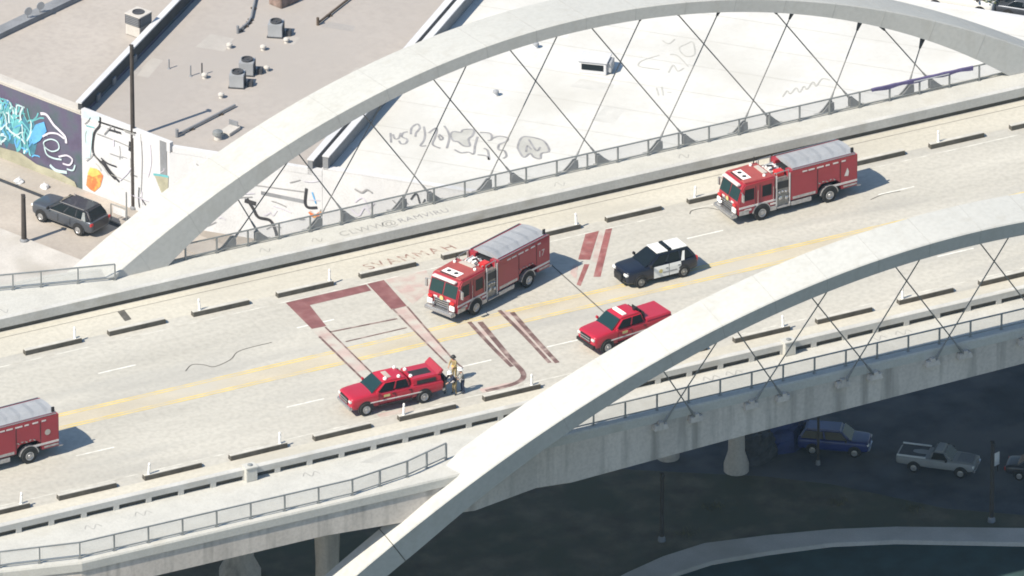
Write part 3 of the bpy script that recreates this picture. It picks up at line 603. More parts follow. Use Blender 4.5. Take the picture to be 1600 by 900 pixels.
ROOF_TAG2 = [[(36.81, 50.83), (35.43, 50.62), (34.84, 50.13), (34.95, 49.69), (35.8, 48.87)], [(37.51, 50.61), (37.86, 50.18), (37.74, 48.41)], [(38.48, 51.17), (39.27, 51.56), (39.74, 51.58), (38.97, 49.87), (38.31, 49.94), (38.48, 51.17)], [(36.13, 48.18), (36.94, 49.07), (36.78, 48.11), (37.36, 48.34)], [(34.34, 46.49), (33.94, 45.4)], [(34.71, 46.43), (34.22, 45.26)], [(34.66, 45.55), (34.93, 45.42)], [(41.25, 41.45), (41.95, 42.13), (41.92, 41.63), (42.71, 42.26), (42.57, 41.55), (43.28, 42.23), (43.24, 41.73), (44.15, 42.57), (44.01, 41.87), (44.91, 42.7), (45.26, 42.27)], [(38.01, 52.71), (38.17, 52.11), (38.86, 52.55)]]
rpz = random.Random(9)
for k in range(9):
    c_ = PB+e3*rpz.uniform(4, 34)+B*rpz.uniform(2, 30); a_ = e3*rpz.uniform(.5, 1.8); b_ = B*rpz.uniform(.4, 1.5)
    if c_.y > 36: MB().poly([P2(c_-a_-b_), P2(c_+a_-b_*.8), P2(c_+a_*.9+b_), P2(c_-a_+b_*1.1)], flat(-11.998+k*.0008)).build('roof_patch', rpz.choice(['patch_grey', 'patch_pale']), b3)
for k in range(8):
    c_ = Vector((rpz.uniform(3, 26), rpz.uniform(57, 72), 0)); a_ = e3*rpz.uniform(.4, 1.6); b_ = B*rpz.uniform(.3, 1.2)
    if (c_-PB).dot(B) < -2: MB().poly([P2(c_-a_-b_), P2(c_+a_-b_*.8), P2(c_+a_*.9+b_), P2(c_-a_+b_*1.1)], flat(-12.548+k*.0008)).build('roof_patch', rpz.choice(['patch_tan', 'patch_dark']), b2)
for k in range(9):
    p0_ = PB+e3*(3.5+k*3.9)+B*.6; p1_ = p0_+B*40
    MB().stroke([P2(p0_), P2(p1_)], .035, flat(-11.9895)).build('roof_seam', 'tag_faint', b3)
MB().poly(ROOF_TAG[8][:-1], flat(-11.988)).build('roof_tag', 'tag_faint', b3)
MB().poly(ROOF_TAG[13][:-1], flat(-11.988)).build('roof_tag', 'tag_faint', b3)
for i, s_ in enumerate(ROOF_TAG): MB().stroke(s_, .15, flat(-11.986+i*.0007)).build('roof_tag', 'tag_grey', b3)
for i, s_ in enumerate(ROOF_TAG2): MB().stroke(s_, .10, flat(-11.986+i*.0007)).build('roof_tag', 'tag_faint', b3)
# ---- roof furniture
def cooler(x, y, z, rz, label):
    t = thing('evaporative_cooler', (x, y, z), rz, label, 'cooler')
    MB().box((0, 0, .45), (1.25, 1.25, .8)).build('cabinet', 'pale_concrete', t, bevel=.03)
    MB().box((0, 0, 1.2), (1.3, 1.3, .7)).build('louvre_box', 'ac_dark', t, bevel=.02)
    for k in range(5):
        for a_ in range(4):
            o = MB().box((0, .66, .95+k*.13), (1.1, .03, .05)).build('louvre', 'grey_wall', t); o.rotation_euler.z = a_*math.pi/2
    MB().box((0, 0, 1.59), (1.36, 1.36, .08)).build('lid', 'pale_concrete', t, bevel=.02)
    MB().lathe((0, 0, 1.63), [(.42, 0), (.42, .06), (.36, .06), (.34, .01)], n=16).build('fan_ring', 'ac_dark', t)
cooler(7.2, 70.3, -12.35, R(25), 'square louvred cooler standing on the left beige roof')
def ac(x, y, rz, label):
    t = thing('air_conditioner', (x, y, -12.55), rz, label, 'air conditioner', 'grey roof air conditioners')
    MB().box((0, 0, .52), (1.0, 1.0, .92)).build('cabinet', 'ac_grey', t, bevel=.03)
    MB().box((0, 0, .04), (1.1, 1.1, .08)).build('base', 'ac_dark', t)
    MB().box((.51, 0, .55), (.03, .8, .7)).build('coil_grille', 'ac_dark', t)
    MB().lathe((0, 0, .98), [(.4, 0), (.4, .14), (.34, .14), (.33, .03), (.06, .03), (.05, .1)], n=16).build('fan', 'ac_dark', t)
    MB().box((.85, .1, .2), (.35, .45, .4)).build('duct', 'ac_dark', t, bevel=.02)
ac(9.9, 60.5, R(-35), 'grey air conditioner nearest the arch on the beige roof')
ac(11.3, 61.9, R(-35), 'grey air conditioner second of the adjoining pair on the beige roof')
ac(15.6, 66.3, R(-35), 'grey air conditioner standing alone at the back of the beige roof')
t = thing('roof_skylight', (31.9, 50.8, -12.0), R(-40), 'white box skylight with a dark window on the white roof', 'skylight')
MB().box((0, 0, .45), (1.9, 1.4, .9)).build('box', 'white_wall', t, bevel=.03)
MB().box((0, -.72, .52), (1.5, .03, .42)).build('window', 'glass', t)
MB().box((0, 0, .94), (2.05, 1.6, .08)).build('lid', 'white_wall', t, bevel=.02)
MB().box((1.1, 0, .5), (.3, 1.0, .7)).build('side_vent', 'ac_grey', t, bevel=.02)
t = thing('rusty_roof_unit', (18.3, 70.6, -12.55), R(20), 'rusty brown roof unit at the top of the beige roof', 'roof unit')
MB().box((0, 0, .5), (1.8, 1.2, 1.0)).build('cabinet', 'rust', t, bevel=.05); MB().box((.4, .1, 1.15), (.7, .7, .3)).build('hood', 'grey_wall', t, bevel=.03); MB().tube((-.5, 0, .9), (-.5, 0, 1.5), .16).build('stack', 'pale_concrete', t)
vents = [(11.9, 65.9, 'left of the lone air conditioner'), (8.1, 59.3, 'in front of the air conditioner pair'), (13.8, 64.6, 'behind the air conditioner pair'), (15.7, 64.9, 'just in front of the lone air conditioner'), (12.6, 61.6, 'right of the air conditioner pair'), (5.2, 53.8, 'big and dark at the front edge of the beige roof'), (8.4, 62.5, 'beside two thin pipes on the beige roof')]
for x, y, w_ in vents:
    k = 1.7 if 'big' in w_ else 1
    t = thing('roof_vent', (x, y, -12.55), 0, 'small pale roof vent '+w_ if k == 1 else 'round silver turbine vent '+w_, 'vent', 'roof vents')
    MB().lathe((0, 0, 0), [(.16*k, 0), (.12*k, .22*k)], n=12).build('stem', 'pale_concrete', t, smooth=True)
    MB().lathe((0, 0, .2*k), [(.10*k, 0), (.22*k, .03), (.2*k, .14*k), (.05*k, .22*k)], n=12).build('cap', 'pale_concrete' if k == 1 else 'galv', t, smooth=True)
for x, y, w_ in ((24.2, 50.3, 'in the middle of the white roof'), (29.9, 55.6, 'close under the arch on the white roof')):
    t = thing('roof_vent', (x, y, -12.0), 0, 'small dark-sided vent '+w_, 'vent', 'roof vents')
    MB().lathe((0, 0, 0), [(.16, 0), (.12, .25)], n=12).build('stem', 'white_wall', t, smooth=True); MB().lathe((0, 0, .22), [(.1, 0), (.22, .03), (.2, .15), (.05, .22)], n=12).build('cap', 'ac_grey', t, smooth=True)
def pipe(pts, z, r, label, m='grey_wall'):
    t = thing('roof_pipe', (pts[0][0], pts[0][1], z), 0, label, 'pipe'); o = pts[0]
    P = [(x-o[0], y-o[1], r+.08) for x, y in pts]; MB().path(P, r, 8).build('run', m, t)
    MB().tube((0, 0, .01), (0, 0, r*2+.4), r*1.3, 8).build('riser', m, t)
    for a, b in zip(P[:-1], P[1:]):
        for k in (.25, .75): MB().box((a[0]+(b[0]-a[0])*k, a[1]+(b[1]-a[1])*k, .05), (.3, .3, .1)).build('support', 'bark', t)
pipe([(2.9, 55.3), (8.3, 57.6)], -12.55, .09, 'long grey pipe lying at the front of the beige roof')
pipe([(18.8, 66.4), (24, 70.0)], -12.55, .08, 'brown pipe running off the top of the beige roof', 'bark')
pipe([(13.4, 67.7), (14.6, 68.6), (15.2, 69.3), (18.4, 74.6)], -12.55, .08, 'bent grey pipe at the back of the beige roof')
for i, (x, y, h_) in enumerate(((7.7, 63.2, .8), (8.45, 63.0, .9), (6.9, 64.9, .7))):
    t = thing('vent_pipe', (x, y, -12.55 if i < 2 else -12.55), 0, ['thin upright pipe left of its twin on the beige roof', 'thin dark upright pipe right of its twin on the beige roof', 'thin upright pipe close to the dark divider wall'][i], 'pipe', 'upright vent pipes')
    MB().tube((0, 0, 0), (0, 0, h_), .05, 8).build('pipe', 'dark_steel' if i == 1 else 'grey_wall', t); MB().lathe((0, 0, 0), [(.14, 0), (.06, .1)], n=10).build('flashing', 'grey_wall', t)
t = thing('roof_hatch', (6.4, 54.4, -12.55), R(30), 'white flat hatch beside the turbine vent on the beige roof', 'hatch')
MB().box((0, 0, .12), (1.3, .8, .24)).build('frame', 'pale_concrete', t, bevel=.02); MB().box((.55, .1, .35), (.06, .7, .5)).build('lid', 'grey_wall', t)
for i, (x, y) in enumerate(((1.2, 75.2), (2.3, 75.6))):
    t = thing('roof_dish', (x, y, -11.95), 0, ['left small round dish on the grey roof step', 'right small round dish on the grey roof step'][i], 'dish', 'dishes on the roof step')
    MB().tube((0, 0, 0), (0, 0, .5), .04, 6).build('mast', 'grey_wall', t); MB().lathe((0, -.1, .55), [(.3, -.08), (.3, -.04), (.1, .02)], 'y', 14).build('bowl', 'ac_grey', t)

# ================================================================ POLES AND STREET FURNITURE
def pole(x, y, h, r0, label, arm=False):
    t = thing('utility_pole', (x, y, GZ), 0, label, 'pole')
    MB().tube((0, 0, 0), (.0, 0, h), r0, 12, r0*.75).build('shaft', 'wood_pole', t, smooth=True)
    MB().lathe((0, 0, 0), [(r0*1.6, 0), (r0*1.5, .25), (r0, .35)], n=12).build('base', 'grey_wall', t)
    MB().box((0, 0, h-.1), (.12, .5, .1)).build('cap_bracket', 'dark_steel', t)
pole(1.25-1.0, 57.0-.4, 12.3, .17, 'tall dark utility pole in front of the white mural wall')
pole(-8.36, 55.5, 3.6, .19, 'short thick dark post at the left edge by the alley')
pole(10.16, -1.13, 4.9, .16, 'dark post standing in the shaded dirt lot')
pole(30.23, -8.33, 5.8, .16, 'tall dark post at the lower right by the path')
pole(23.98, 3.63, 4.0, .10, 'thin pale pole beside the blue car under the viaduct')
t = thing('pipe_gate', (-1.9, 55.6, GZ+.13), math.atan2(A.y, A.x), 'grey pipe gate frame behind the parked grey SUV', 'gate')
MB().tube((0, 0, 0), (0, 0, 1.3), .04).build('post', 'galv', t); MB().tube((1.4, 0, 0), (1.4, 0, 2.6), .05).build('post', 'galv', t); MB().tube((0, 0, 1.3), (1.4, 0, 1.35), .035).build('rail', 'galv', t)
MB().box((.75, 0, .95), (1.1, .03, .5)).build('panel', 'white_wall', t)
t = thing('purple_banner', (38.0, 15.95, 1.36), 0, 'long purple cloth draped over the far railing at the right', 'banner')
m = MB(); m.loft([[(x, -.09, -.22+.05*math.sin(x*3)), (x, -.08, .0), (x, .0, .05+.015*math.sin(x*5)), (x, .08, .0), (x, .10, -.15+.04*math.sin(x*2.3)), (x, .06, -.03), (x, -.05, -.03)] for x in [k*.25-3.8 for k in range(31)]]); m.build('cloth', 'purple_cloth', t, smooth=True)
MB().box((.6, -.105, -.12), (2.6, .012, .08)).build('white_band', 'white_wall', t)

for i, (u, w_, c_) in enumerate(((-3.9, 2.0, 'white'), (-2.0, 1.5, 'white'), (-6.3, 2.4, 'pale'))):
    p = PA+A*u+NA*w_; g = random.Random(i+40)
    t = thing('litter_bag', (p.x, p.y, GZ+.12), i, ['crumpled white litter bag by the gutter near the grey SUV hood', 'crumpled white litter bag at the foot of the purple mural', 'crumpled pale litter bag at the left picture edge'][i], 'litter')
    MB().loft([[(r_*math.cos(a_*.9)*g.uniform(.7, 1.2), r_*math.sin(a_*.9)*g.uniform(.7, 1.2), z_) for a_ in range(7)] for r_, z_ in ((.3, 0), (.34, .12), (.22, .26), (.06, .34))]).build('bag', 'white_wall', t)
    MB().tube((0, 0, .3), (.08, .05, .42), .03, 5).build('knot', 'white_wall', t)
# ================================================================ VEHICLES
wheel_cache = {}
def wheel(root, x, y, r, w, rimk=.6, hub='rim', name='wheel'):
    s = 1 if y > 0 else -1; key = (r, w, rimk, hub, s)
    if key not in wheel_cache:
        ty = MB().lathe((0, 0, 0), [(r*.55, -w/2), (r*.93, -w/2), (r, -w/2+.04), (r, w/2-.04), (r*.93, w/2), (r*.62, w/2)], 'y', 24).build(name, 'tyre', root, smooth=True)
        rm = MB().lathe((0, s*w*.46, 0), [(r*rimk, -.02*s), (r*rimk, .035*s), (r*rimk*.84, .045*s), (r*rimk*.7, .012*s), (r*.24, .02*s), (r*.2, .07*s), (.02, .07*s)], 'y', 20).build('rim', hub, ty, smooth=True)
        wheel_cache[key] = ty; o = ty
    else:
        src = wheel_cache[key]; o = src.copy(); o.parent = root; col.objects.link(o)
        for ch in src.children: share(ch, o)
    o.location = (x, y, r); return o
def patch(c4, u0, u1, v0, v1, off=.012):
    a, b, c, d = [Vector(p) for p in c4]     # a-b bottom, d-c top
    P = lambda u, v: (a*(1-u)+b*u)*(1-v)+(d*(1-u)+c*u)*v
    n = (b-a).cross(d-a).normalized()*off
    return [P(u0, v0)+n, P(u1, v0)+n, P(u1, v1)+n, P(u0, v1)+n]
def body_ring(x, w, zb, zt, crown=.03):
    zm = (zb+zt)/2
    h = [(w*.84, zb), (w*.985, zb+.08), (w*1.01, zm), (w*.985, zt-.16), (w*.93, zt-.03), (w*.80, zt+.012), (w*.4, zt+crown)]
    return [(x, y, z) for y, z in h]+[(x, -y, z) for y, z in h[::-1]]
def car(name, loc, rz, label, cat, L, W, wb, fo, wr, st, cab, paint, roofm=None, glass='glass', side_win=((.06, .48), (.52, .95)), rimk=.56, rimm='rim', zg=0, parts=True):
    """local +x forward, origin on the ground half-way along; st: body stations (x from front, half-width factor, zb, zt)"""
    t = thing(name, (loc[0], loc[1], zg), rz, label, cat); h = W/2
    bd = MB().loft([body_ring(L/2-d, h*k, zb, zt) for d, k, zb, zt in st]).build('body', paint, t, smooth=True)
    md = bd.modifiers.new('round', 'SUBSURF'); md.levels = 1; md.render_levels = 2
    fx = L/2-fo; rx = fx-wb
    for x in (fx, rx):
        for s in (1, -1):
            MB().arc(x, wr+.02, wr*1.2, s*(h-.10), s*(h+.026), wr*.72).build('wheel_arch', 'trim_black', t)
            wheel(t, x, s*(h-.06), wr, .25, rimk, rimm)
    xa, xb, xc, xd, z0, z1, w0, w1 = cab      # windscreen base, roof front, roof rear, rear base (from front)
    X = lambda d: L/2-d
    bl = [(X(xa), w0, z0), (X(xd), w0, z0), (X(xd), -w0, z0), (X(xa), -w0, z0)]
    tl = [(X(xb), w1, z1), (X(xc), w1, z1), (X(xc), -w1, z1), (X(xb), -w1, z1)]
    m = MB(); m.add(bl+tl, [(3, 2, 1, 0), (4, 5, 6, 7), (0, 1, 5, 4), (1, 2, 6, 5), (2, 3, 7, 6), (3, 0, 4, 7)])
    m.build('cabin', roofm or paint, t, bevel=.13, smooth=True, seg=4)
    k = .0
    fr = (bl[3], bl[0], tl[0], tl[3]); bk = (bl[1], bl[2], tl[2], tl[1]); lf = (bl[0], bl[1], tl[1], tl[0]); rg = (bl[2], bl[3], tl[3], tl[2])
    MB().quad(*patch(fr, .06, .94, .06, .92)).build('windscreen', glass, t)
    MB().quad(*patch(bk, .08, .92, .2, .9)).build('rear_window', 'glass', t)
    for a, b in side_win:
        MB().quad(*patch(lf, a, b, .10, .86)).build('side_window', 'glass', t)
        MB().quad(*patch(rg, 1-b, 1-a, .10, .86)).build('side_window', 'glass', t)
    for s in (1, -1):
        MB().box((X(xa+.35), s*(h+.1), z0+.12), (.14, .22, .18)).build('mirror', 'trim_black' if paint != 'red_paint' else 'red_paint', t, bevel=.03)
    return t, X, h

# ---- police SUV
Lp = 5.05
t, X, h = car('police_suv', (10.62, .85), math.pi+R(2.2), 'black and white police SUV parked behind the middle fire engine', 'police car', Lp, 2.0, 3.02, .95, .38,
    [(0, .60, .42, .80), (.04, .80, .34, 1.03), (.14, .91, .30, 1.08), (.4, .97, .28, 1.11), (1.0, 1, .28, 1.13), (1.55, 1, .28, 1.17), (4.4, 1, .28, 1.18), (4.85, .97, .32, 1.16), (5.0, .90, .36, 1.12), (5.05, .80, .46, 1.0)],
    (1.28, 2.3, 4.42, 4.97, 1.12, 1.77, .95, .73), 'navy_black', side_win=((.10, .36), (.40, .66), (.70, .93)), rimm='panel_grey')
t.scale = (1.03, 1.03, 1.09)
MB().box((Lp/2-2.66, 0, 1.79), (.78, 1.30, .05)).build('roof_panel', 'car_white', t, bevel=.01)
MB().box((Lp/2-3.88, 0, 1.79), (1.06, 1.28, .05)).build('roof_panel', 'car_white', t, bevel=.01)
MB().box((Lp/2-3.2, 0, 1.84), (.26, 1.2, .12)).build('light_bar', 'glass', t, bevel=.03)
for s in (1, -1):
    for d0, d1 in ((1.85, 2.92), (2.95, 3.78)):
        m = MB(); m.add([(X(d0), s*(h+.03), .40), (X(d1), s*(h+.03), .40), (X(d1), s*(h+.022), .92), (X(d1), s*(h-.01), 1.12), (X(d0+.02), s*(h-.01), 1.12), (X(d0), s*(h+.022), .92)], [(0, 1, 2, 5), (5, 2, 3, 4)]); dr = m.build('door', 'car_white', t)
        MB().box((X(d1-.14), s*(h+.035), .9), (.16, .03, .03)).build('handle', 'trim_black', dr)
    MB().lathe((X(2.35), s*(h+.034), .78), [(.13, -.004), (.13, .004)], 'y', 12).build('badge', 'gold', t)
    MB().box((X(3.0), s*(h+.036), .66), (1.0, .006, .07)).build('lettering_strip', 'tag_grey', t)
    MB().box((X(.10), s*.70, .90), (.26, .34, .16)).build('headlight', 'lamp_white', t, bevel=.03)
    MB().box((X(4.98), s*.80, .98), (.12, .22, .3)).build('taillight', 'lamp_red', t, bevel=.03)
    MB().add([(X(3.78), s*(h-.0), 1.12), (X(4.02), s*(h-.0), 1.12), (X(4.14), s*.80, 1.64), (X(3.98), s*.80, 1.64)], [(0, 1, 2, 3)]).build('pillar_panel', 'car_white', t)
MB().box((X(-.08), 0, .62), (.16, .9, .5)).build('push_bar', 'trim_black', t, bevel=.04)
MB().box((X(.02), 0, .55), (.1, 1.4, .22)).build('grille', 'trim_black', t, bevel=.03)

# ---- red command pickup with opened rear lid
def pickup(loc, rz, label, bed):
    Lq = 6.35
    t, X, h = car('red_pickup', loc, rz, label, 'pickup truck', Lq, 2.03, 4.0, 1.02, .45,
        [(0, .72, .56, 1.06), (.04, .86, .50, 1.20), (.14, .94, .46, 1.27), (.4, .985, .42, 1.31), (1.0, 1, .42, 1.36), (1.6, 1, .42, 1.39), (1.75, 1, .42, 1.38), (4.2, 1, .44, 1.38), (4.22, 1, .44, 1.36), (6.2, 1, .50, 1.36), (6.33, .985, .58, 1.33), (6.35, .96, .66, 1.28)],
        (1.42, 2.30, 3.92, 4.2, 1.33, 2.0, .985, .83), 'red_paint', glass='glass_teal', side_win=((.13, .52), (.57, .93)))
    MB().box((X(.02), 0, .62), (.22, 1.9, .24)).build('front_bumper', 'chrome' if bed == 'shell' else 'trim_black', t, bevel=.05)
    MB().box((X(.0), 0, 1.0), (.1, 1.05, .42)).build('grille', 'trim_black', t, bevel=.03)
    for k in range(2): MB().box((X(-.055), 0, .92+k*.17), (.03, 1.0, .06)).build('grille_bar', 'chrome', t)
    for s in (1, -1):
        MB().box((X(.07), s*.74, 1.06), (.2, .30, .17)).build('headlight', 'stripe', t, bevel=.03)
        MB().box((X(6.33), s*.90, 1.0), (.08, .16, .4)).build('taillight', 'lamp_red', t, bevel=.02)
        for d in (1.9, 3.05, 4.16): MB().box((X(d), s*(h+.018), .90), (.02, .012, .6)).build('door_seam', 'trim_black', t)
        MB().box((X(3.1), s*(h+.022), .84), (3.6, .02, .07)).build('side_stripe', 'stripe', t)
        MB().box((X(3.05), s*(h+.02), .52), (2.3, .12, .08)).build('running_board', 'trim_black', t, bevel=.02)
        for d in (2.9, 4.05): MB().box((X(d), s*(h+.02), 1.18), (.2, .04, .04)).build('door_handle', 'trim_black', t)
        MB().box((X(2.45), s*(h+.02), 1.12), (.42, .014, .16)).build('side_emblem', 'gold', t)
    MB().box((X(6.42), 0, .60), (.2, 1.9, .2)).build('rear_bumper', 'chrome', t, bevel=.04)
    if bed == 'shell':
        m = MB(); m.box((X(5.25), 0, 1.53), (2.0, 1.94, .44), top=(.99, .92)); m.build('bed_box', 'red_paint', t, bevel=.05, smooth=True)
        MB().box((X(5.1), .12, 1.742), (1.35, .75, .02)).build('bed_opening', 'trim_black', t)
        for s in (1, -1):
            MB().box((X(5.2), s*.965, 1.5), (1.3, .03, .26), top=(1, 1)).build('locker_door', 'trim_black', t)
            MB().box((X(5.2), s*.985, 1.08), (.9, .02, .10)).build('lettering_strip', 'gold', t)
        m = MB(); m.add([(X(5.95), -.95, 1.74), (X(6.25), -.95, 1.74), (X(6.42), -.95, 1.98), (X(6.3), -.95, 2.06), (X(5.95), .95, 1.74), (X(6.25), .95, 1.74), (X(6.42), .95, 1.98), (X(6.3), .95, 2.06)],
            [(0, 1, 2, 3), (7, 6, 5, 4), (0, 4, 5, 1), (1, 5, 6, 2), (2, 6, 7, 3), (3, 7, 4, 0)]); m.build('raised_lid', 'engine_red', t, bevel=.03, smooth=True)
        MB().box((X(6.5), 0, 1.05), (.06, 1.7, .8)).build('rear_opening', 'trim_black', t)
        MB().box((X(2.85), 0, 2.02), (.35, .9, .05)).build('roof_marking', 'tag_pink', t, bevel=.02)
        for d, y, r_ in ((2.55, .52, .13), (3.45, .60, .11), (3.7, -.6, .1), (4.35, .45, .12), (4.4, -.5, .12)):
            MB().lathe((X(d), y, 1.99 if d < 4 else 1.74), [(r_, 0), (r_, .1), (r_*.5, .16)], n=10).build('beacon', 'lamp_white', t, smooth=True)
        MB().box((X(.35), .7, 1.24), (.1, .1, .08)).build('marker_lamp', 'lamp_white', t)
    else:
        m = MB(); m.box((X(5.27), 0, 1.41), (2.05, 1.98, .14), top=(.98, .93)); m.build('bed_cover', 'red_paint', t, bevel=.03, smooth=True)
        MB().box((X(4.28), 0, 1.6), (.06, 1.3, .5)).build('headache_rack', 'trim_black', t)
        MB().box((X(2.75), 0, 2.05), (.34, 1.15, .11)).build('light_bar', 'lamp_white', t, bevel=.03)
        MB().box((X(3.8), .3, 2.07), (.3, .2, .18)).build('antenna_box', 'trim_black', t)
    if bed == 'cover': t.scale = (.94, 1, 1.03)
    return t
pickup((-12.1, -7.15), math.pi-R(1.0), 'red fire pickup with raised rear lid and people behind it', 'shell')
pickup((4.85, -6.1), math.pi+R(8), 'red fire pickup with flat bed cover, half hidden by the arch', 'cover')

# ---- fire engines
def engine(loc, rz, label, mark):
    t = thing('fire_engine', (loc[0], loc[1], 0), rz, label, 'fire truck')
    fa_, ra_ = 2.6, -2.45
    # chassis + cab
    MB().box((-.1, 0, .62), (8.6, 1.5, .36)).build('chassis', 'trim_black', t)
    cabp = [(4.28, .62), (4.36, 1.0), (4.34, 1.55), (4.02, 2.55), (3.8, 2.78), (1.55, 2.84), (1.5, .62)]
    MB().xprism(cabp, -1.22, 1.22).build('cab', 'engine_red', t, bevel=.07, smooth=True)
    MB().box((2.75, 0, 2.84), (2.15, 2.2, .06), top=(.96, .94)).build('cab_roof', 'engine_roof', t, bevel=.02)
    ws = [(4.345, -1.22, 1.58), (4.345, 1.22, 1.58), (4.03, 1.22, 2.52), (4.03, -1.22, 2.52)]
    for u0, u1 in ((.05, .485), (.515, .95)): MB().quad(*patch(ws, u0, u1, .08, .92, .02)).build('windscreen', 'glass_teal', t)
    MB().box((4.12, 0, 2.70), (.28, 1.9, .12)).build('light_bar', 'stripe', t, bevel=.03)
    for s in (1, -1):
        y = s*1.228
        for x0, x1, z0, z1, nm in ((3.15, 3.95, 1.62, 2.42, 'side_window'), (1.85, 2.55, 1.62, 2.42, 'side_window')):
            m = MB(); m.add([(x0, y, z0), (x1, y, z0), (x1-(.12 if x1 > 3.5 else 0), y, z1), (x0, y, z1)], [(0, 1, 2, 3)]); m.build(nm, 'glass', t)
        for x in (3.05, 2.72, 1.62): MB().box((x, s*1.224, 1.6), (.035, .02, 1.9)).build('door_seam', 'trim_black', t)
        for x in (2.9, 1.75): MB().tube((x, s*1.27, 1.25), (x, s*1.27, 2.2), .025, 6).build('grab_rail', 'chrome', t)
        MB().box((4.15, s*1.5, 2.0), (.12, .2, .55)).build('mirror', 'chrome', t, bevel=.03)
        MB().tube((4.1, s*1.2, 2.3), (4.15, s*1.5, 2.28), .025, 6).build('mirror_arm', 'chrome', t)
        MB().box((2.9, s*1.232, 1.18), (2.75, .02, .13)).build('side_stripe', 'stripe', t)
        MB().box((-3.5, s*1.262, 1.10), (2.05, .02, .14)).build('side_stripe', 'stripe', t)
        MB().box((3.9, s*1.23, .82), (.7, .04, .3)).build('tread_step', 'tread_plate', t)
        MB().box((1.75, s*1.18, .62), (.5, .2, .3)).build('step', 'tread_plate', t, bevel=.02)
        MB().box((-.35, s*1.2, .62), (1.5, .18, .28)).build('side_locker', 'tread_plate', t, bevel=.02)
        for ax_, r_ in ((fa_, .53), (ra_, .53)):
            MB().arc(ax_, r_+.02, .68, s*1.05, s*1.275, .62).build('wheel_arch', 'tread_plate', t)
            MB().arc(ax_, r_+.02, .62, s*1.06, s*1.285, .50).build('wheel_well', 'trim_black', t)
            wheel(t, ax_, s*1.15, .53, .34, .54, 'rim')
        MB().box((4.47, s*.92, 1.02), (.12, .42, .34)).build('headlight', 'lamp_white', t, bevel=.03)
        MB().box((4.45, s*.92, 1.36), (.1, .36, .16)).build('warning_lamp', 'lamp_red', t, bevel=.02)
    MB().box((4.58, 0, .66), (.46, 2.4, .26), top=(.85, .96)).build('front_bumper', 'chrome', t, bevel=.06)
    MB().box((4.4, 0, 1.08), (.12, 1.2, .62)).build('grille', 'chrome', t, bevel=.04)
    for k in range(4): MB().box((4.47, 0, .86+k*.15), (.03, 1.05, .05)).build('grille_bar', 'trim_black', t)
    MB().lathe((4.5, -.55, 1.0), [(.12, 0), (.12, .12), (.05, .2)], 'x', 10).build('siren', 'chrome', t)
    # roof number plate: white figure with two dark eyes
    pl = MB().box((3.35, 0, 2.885), (.62, 1.35, .03)).build('roof_number', 'lamp_white', t, bevel=.012)
    for y in (.3, -.3): MB().lathe((3.35, y, 2.90), [(.15, 0), (.15, .012)], n=14).build('roof_number_hole', 'trim_black', pl)
    MB().box((3.78, 0, 2.885), (.10, 1.3, .03)).build('roof_number_bar', 'trim_black', pl)
    MB().box((1.95, 0, 2.90), (.35, 1.2, .08)).build('rear_light_bar', 'tag_pink', t, bevel=.02)
    for y in (.85, -.85): MB().lathe((2.2, y, 2.86), [(.1, 0), (.1, .1), (.05, .15)], n=10).build('beacon', 'lamp_white', t)
    MB().tube((1.9, -1.0, 2.85), (1.85, -1.0, 3.35), .04, 6).build('antenna', 'trim_black', t)
    for s in (1, -1):
        for x in (1.5, .52): MB().box((x, s*1.245, 1.75), (.09, .03, 2.2)).build('silver_trim', 'stripe', t)
        MB().box((3.62, s*1.235, .95), (.5, .03, .12)).build('silver_trim', 'stripe', t); MB().box((1.72, s*1.235, .95), (.45, .03, .12)).build('silver_trim', 'stripe', t)
        for k in range(5): MB().tube((-1.75-.28*k, s*1.28, 1.52+.1*(k % 2)), (-1.62-.28*k, s*1.28, 1.60), .035, 6).build('fender_clip', 'chrome', t)
        MB().box((-4.0, s*1.262, .86), (1.0, .02, .12)).build('silver_trim', 'tread_plate', t)
        MB().box((4.37, s*.55, 1.42), (.05, .3, .1)).build('front_marking', 'stripe', t)
    MB().lathe((4.42, 0, 1.48), [(.16, 0), (.16, .02)], 'x', 12).build('front_emblem', 'gold', t)
    # pump house
    MB().box((1.0, 0, 1.55), (.96, 2.36, 1.9)).build('pump_house', 'panel_grey', t, bevel=.03)
    for s in (1, -1):
        for x, z, r_ in ((.75, 1.15, .13), (1.2, 1.2, .15), (.8, 1.6, .08), (1.05, 1.65, .08), (1.28, 1.62, .08)):
            MB().lathe((x, s*1.18, z), [(r_, 0), (r_, .08*s), (r_*.5, .12*s)], 'y', 10).build('pump_outlet', 'chrome', t)
        MB().box((1.0, s*1.19, 2.1), (.8, .03, .5)).build('gauge_panel', 'trim_black', t)
        MB().box((1.0, s*1.22, .6), (.95, .28, .06)).build('running_board', 'tread_plate', t)
    MB().box((.95, -.35, 2.62), (.7, .9, .26)).build('crosslay', 'car_white', t, bevel=.04)
    MB().box((.95, .55, 2.68), (.6, .55, .36)).build('crosslay', 'lamp_red', t, bevel=.04)
    for k in range(4): MB().lathe((.62+.22*k, -.85+.1*(k % 2), 2.58), [(.12, 0), (.13, .05), (.05, .09)], n=8).build('valve_cap', 'stripe' if k % 2 else 'lamp_red', t)
    for k in range(5): MB().tube((.62, -.7+.33*k, 2.78), (1.35, -.62+.33*k, 2.74), .05, 6).build('hose_fold', 'stripe' if k % 2 else 'tarp_grey', t)
    for s in (1, -1): MB().tube((.55, s*1.12, 2.5), (.55, s*1.12, 3.05), .03, 6).build('grab_rail', 'chrome', t); MB().tube((1.45, s*1.12, 2.5), (1.45, s*1.12, 3.0), .03, 6).build('grab_rail', 'chrome', t); MB().tube((.55, s*1.12, 3.03), (1.45, s*1.12, 2.98), .03, 6).build('grab_rail', 'chrome', t)
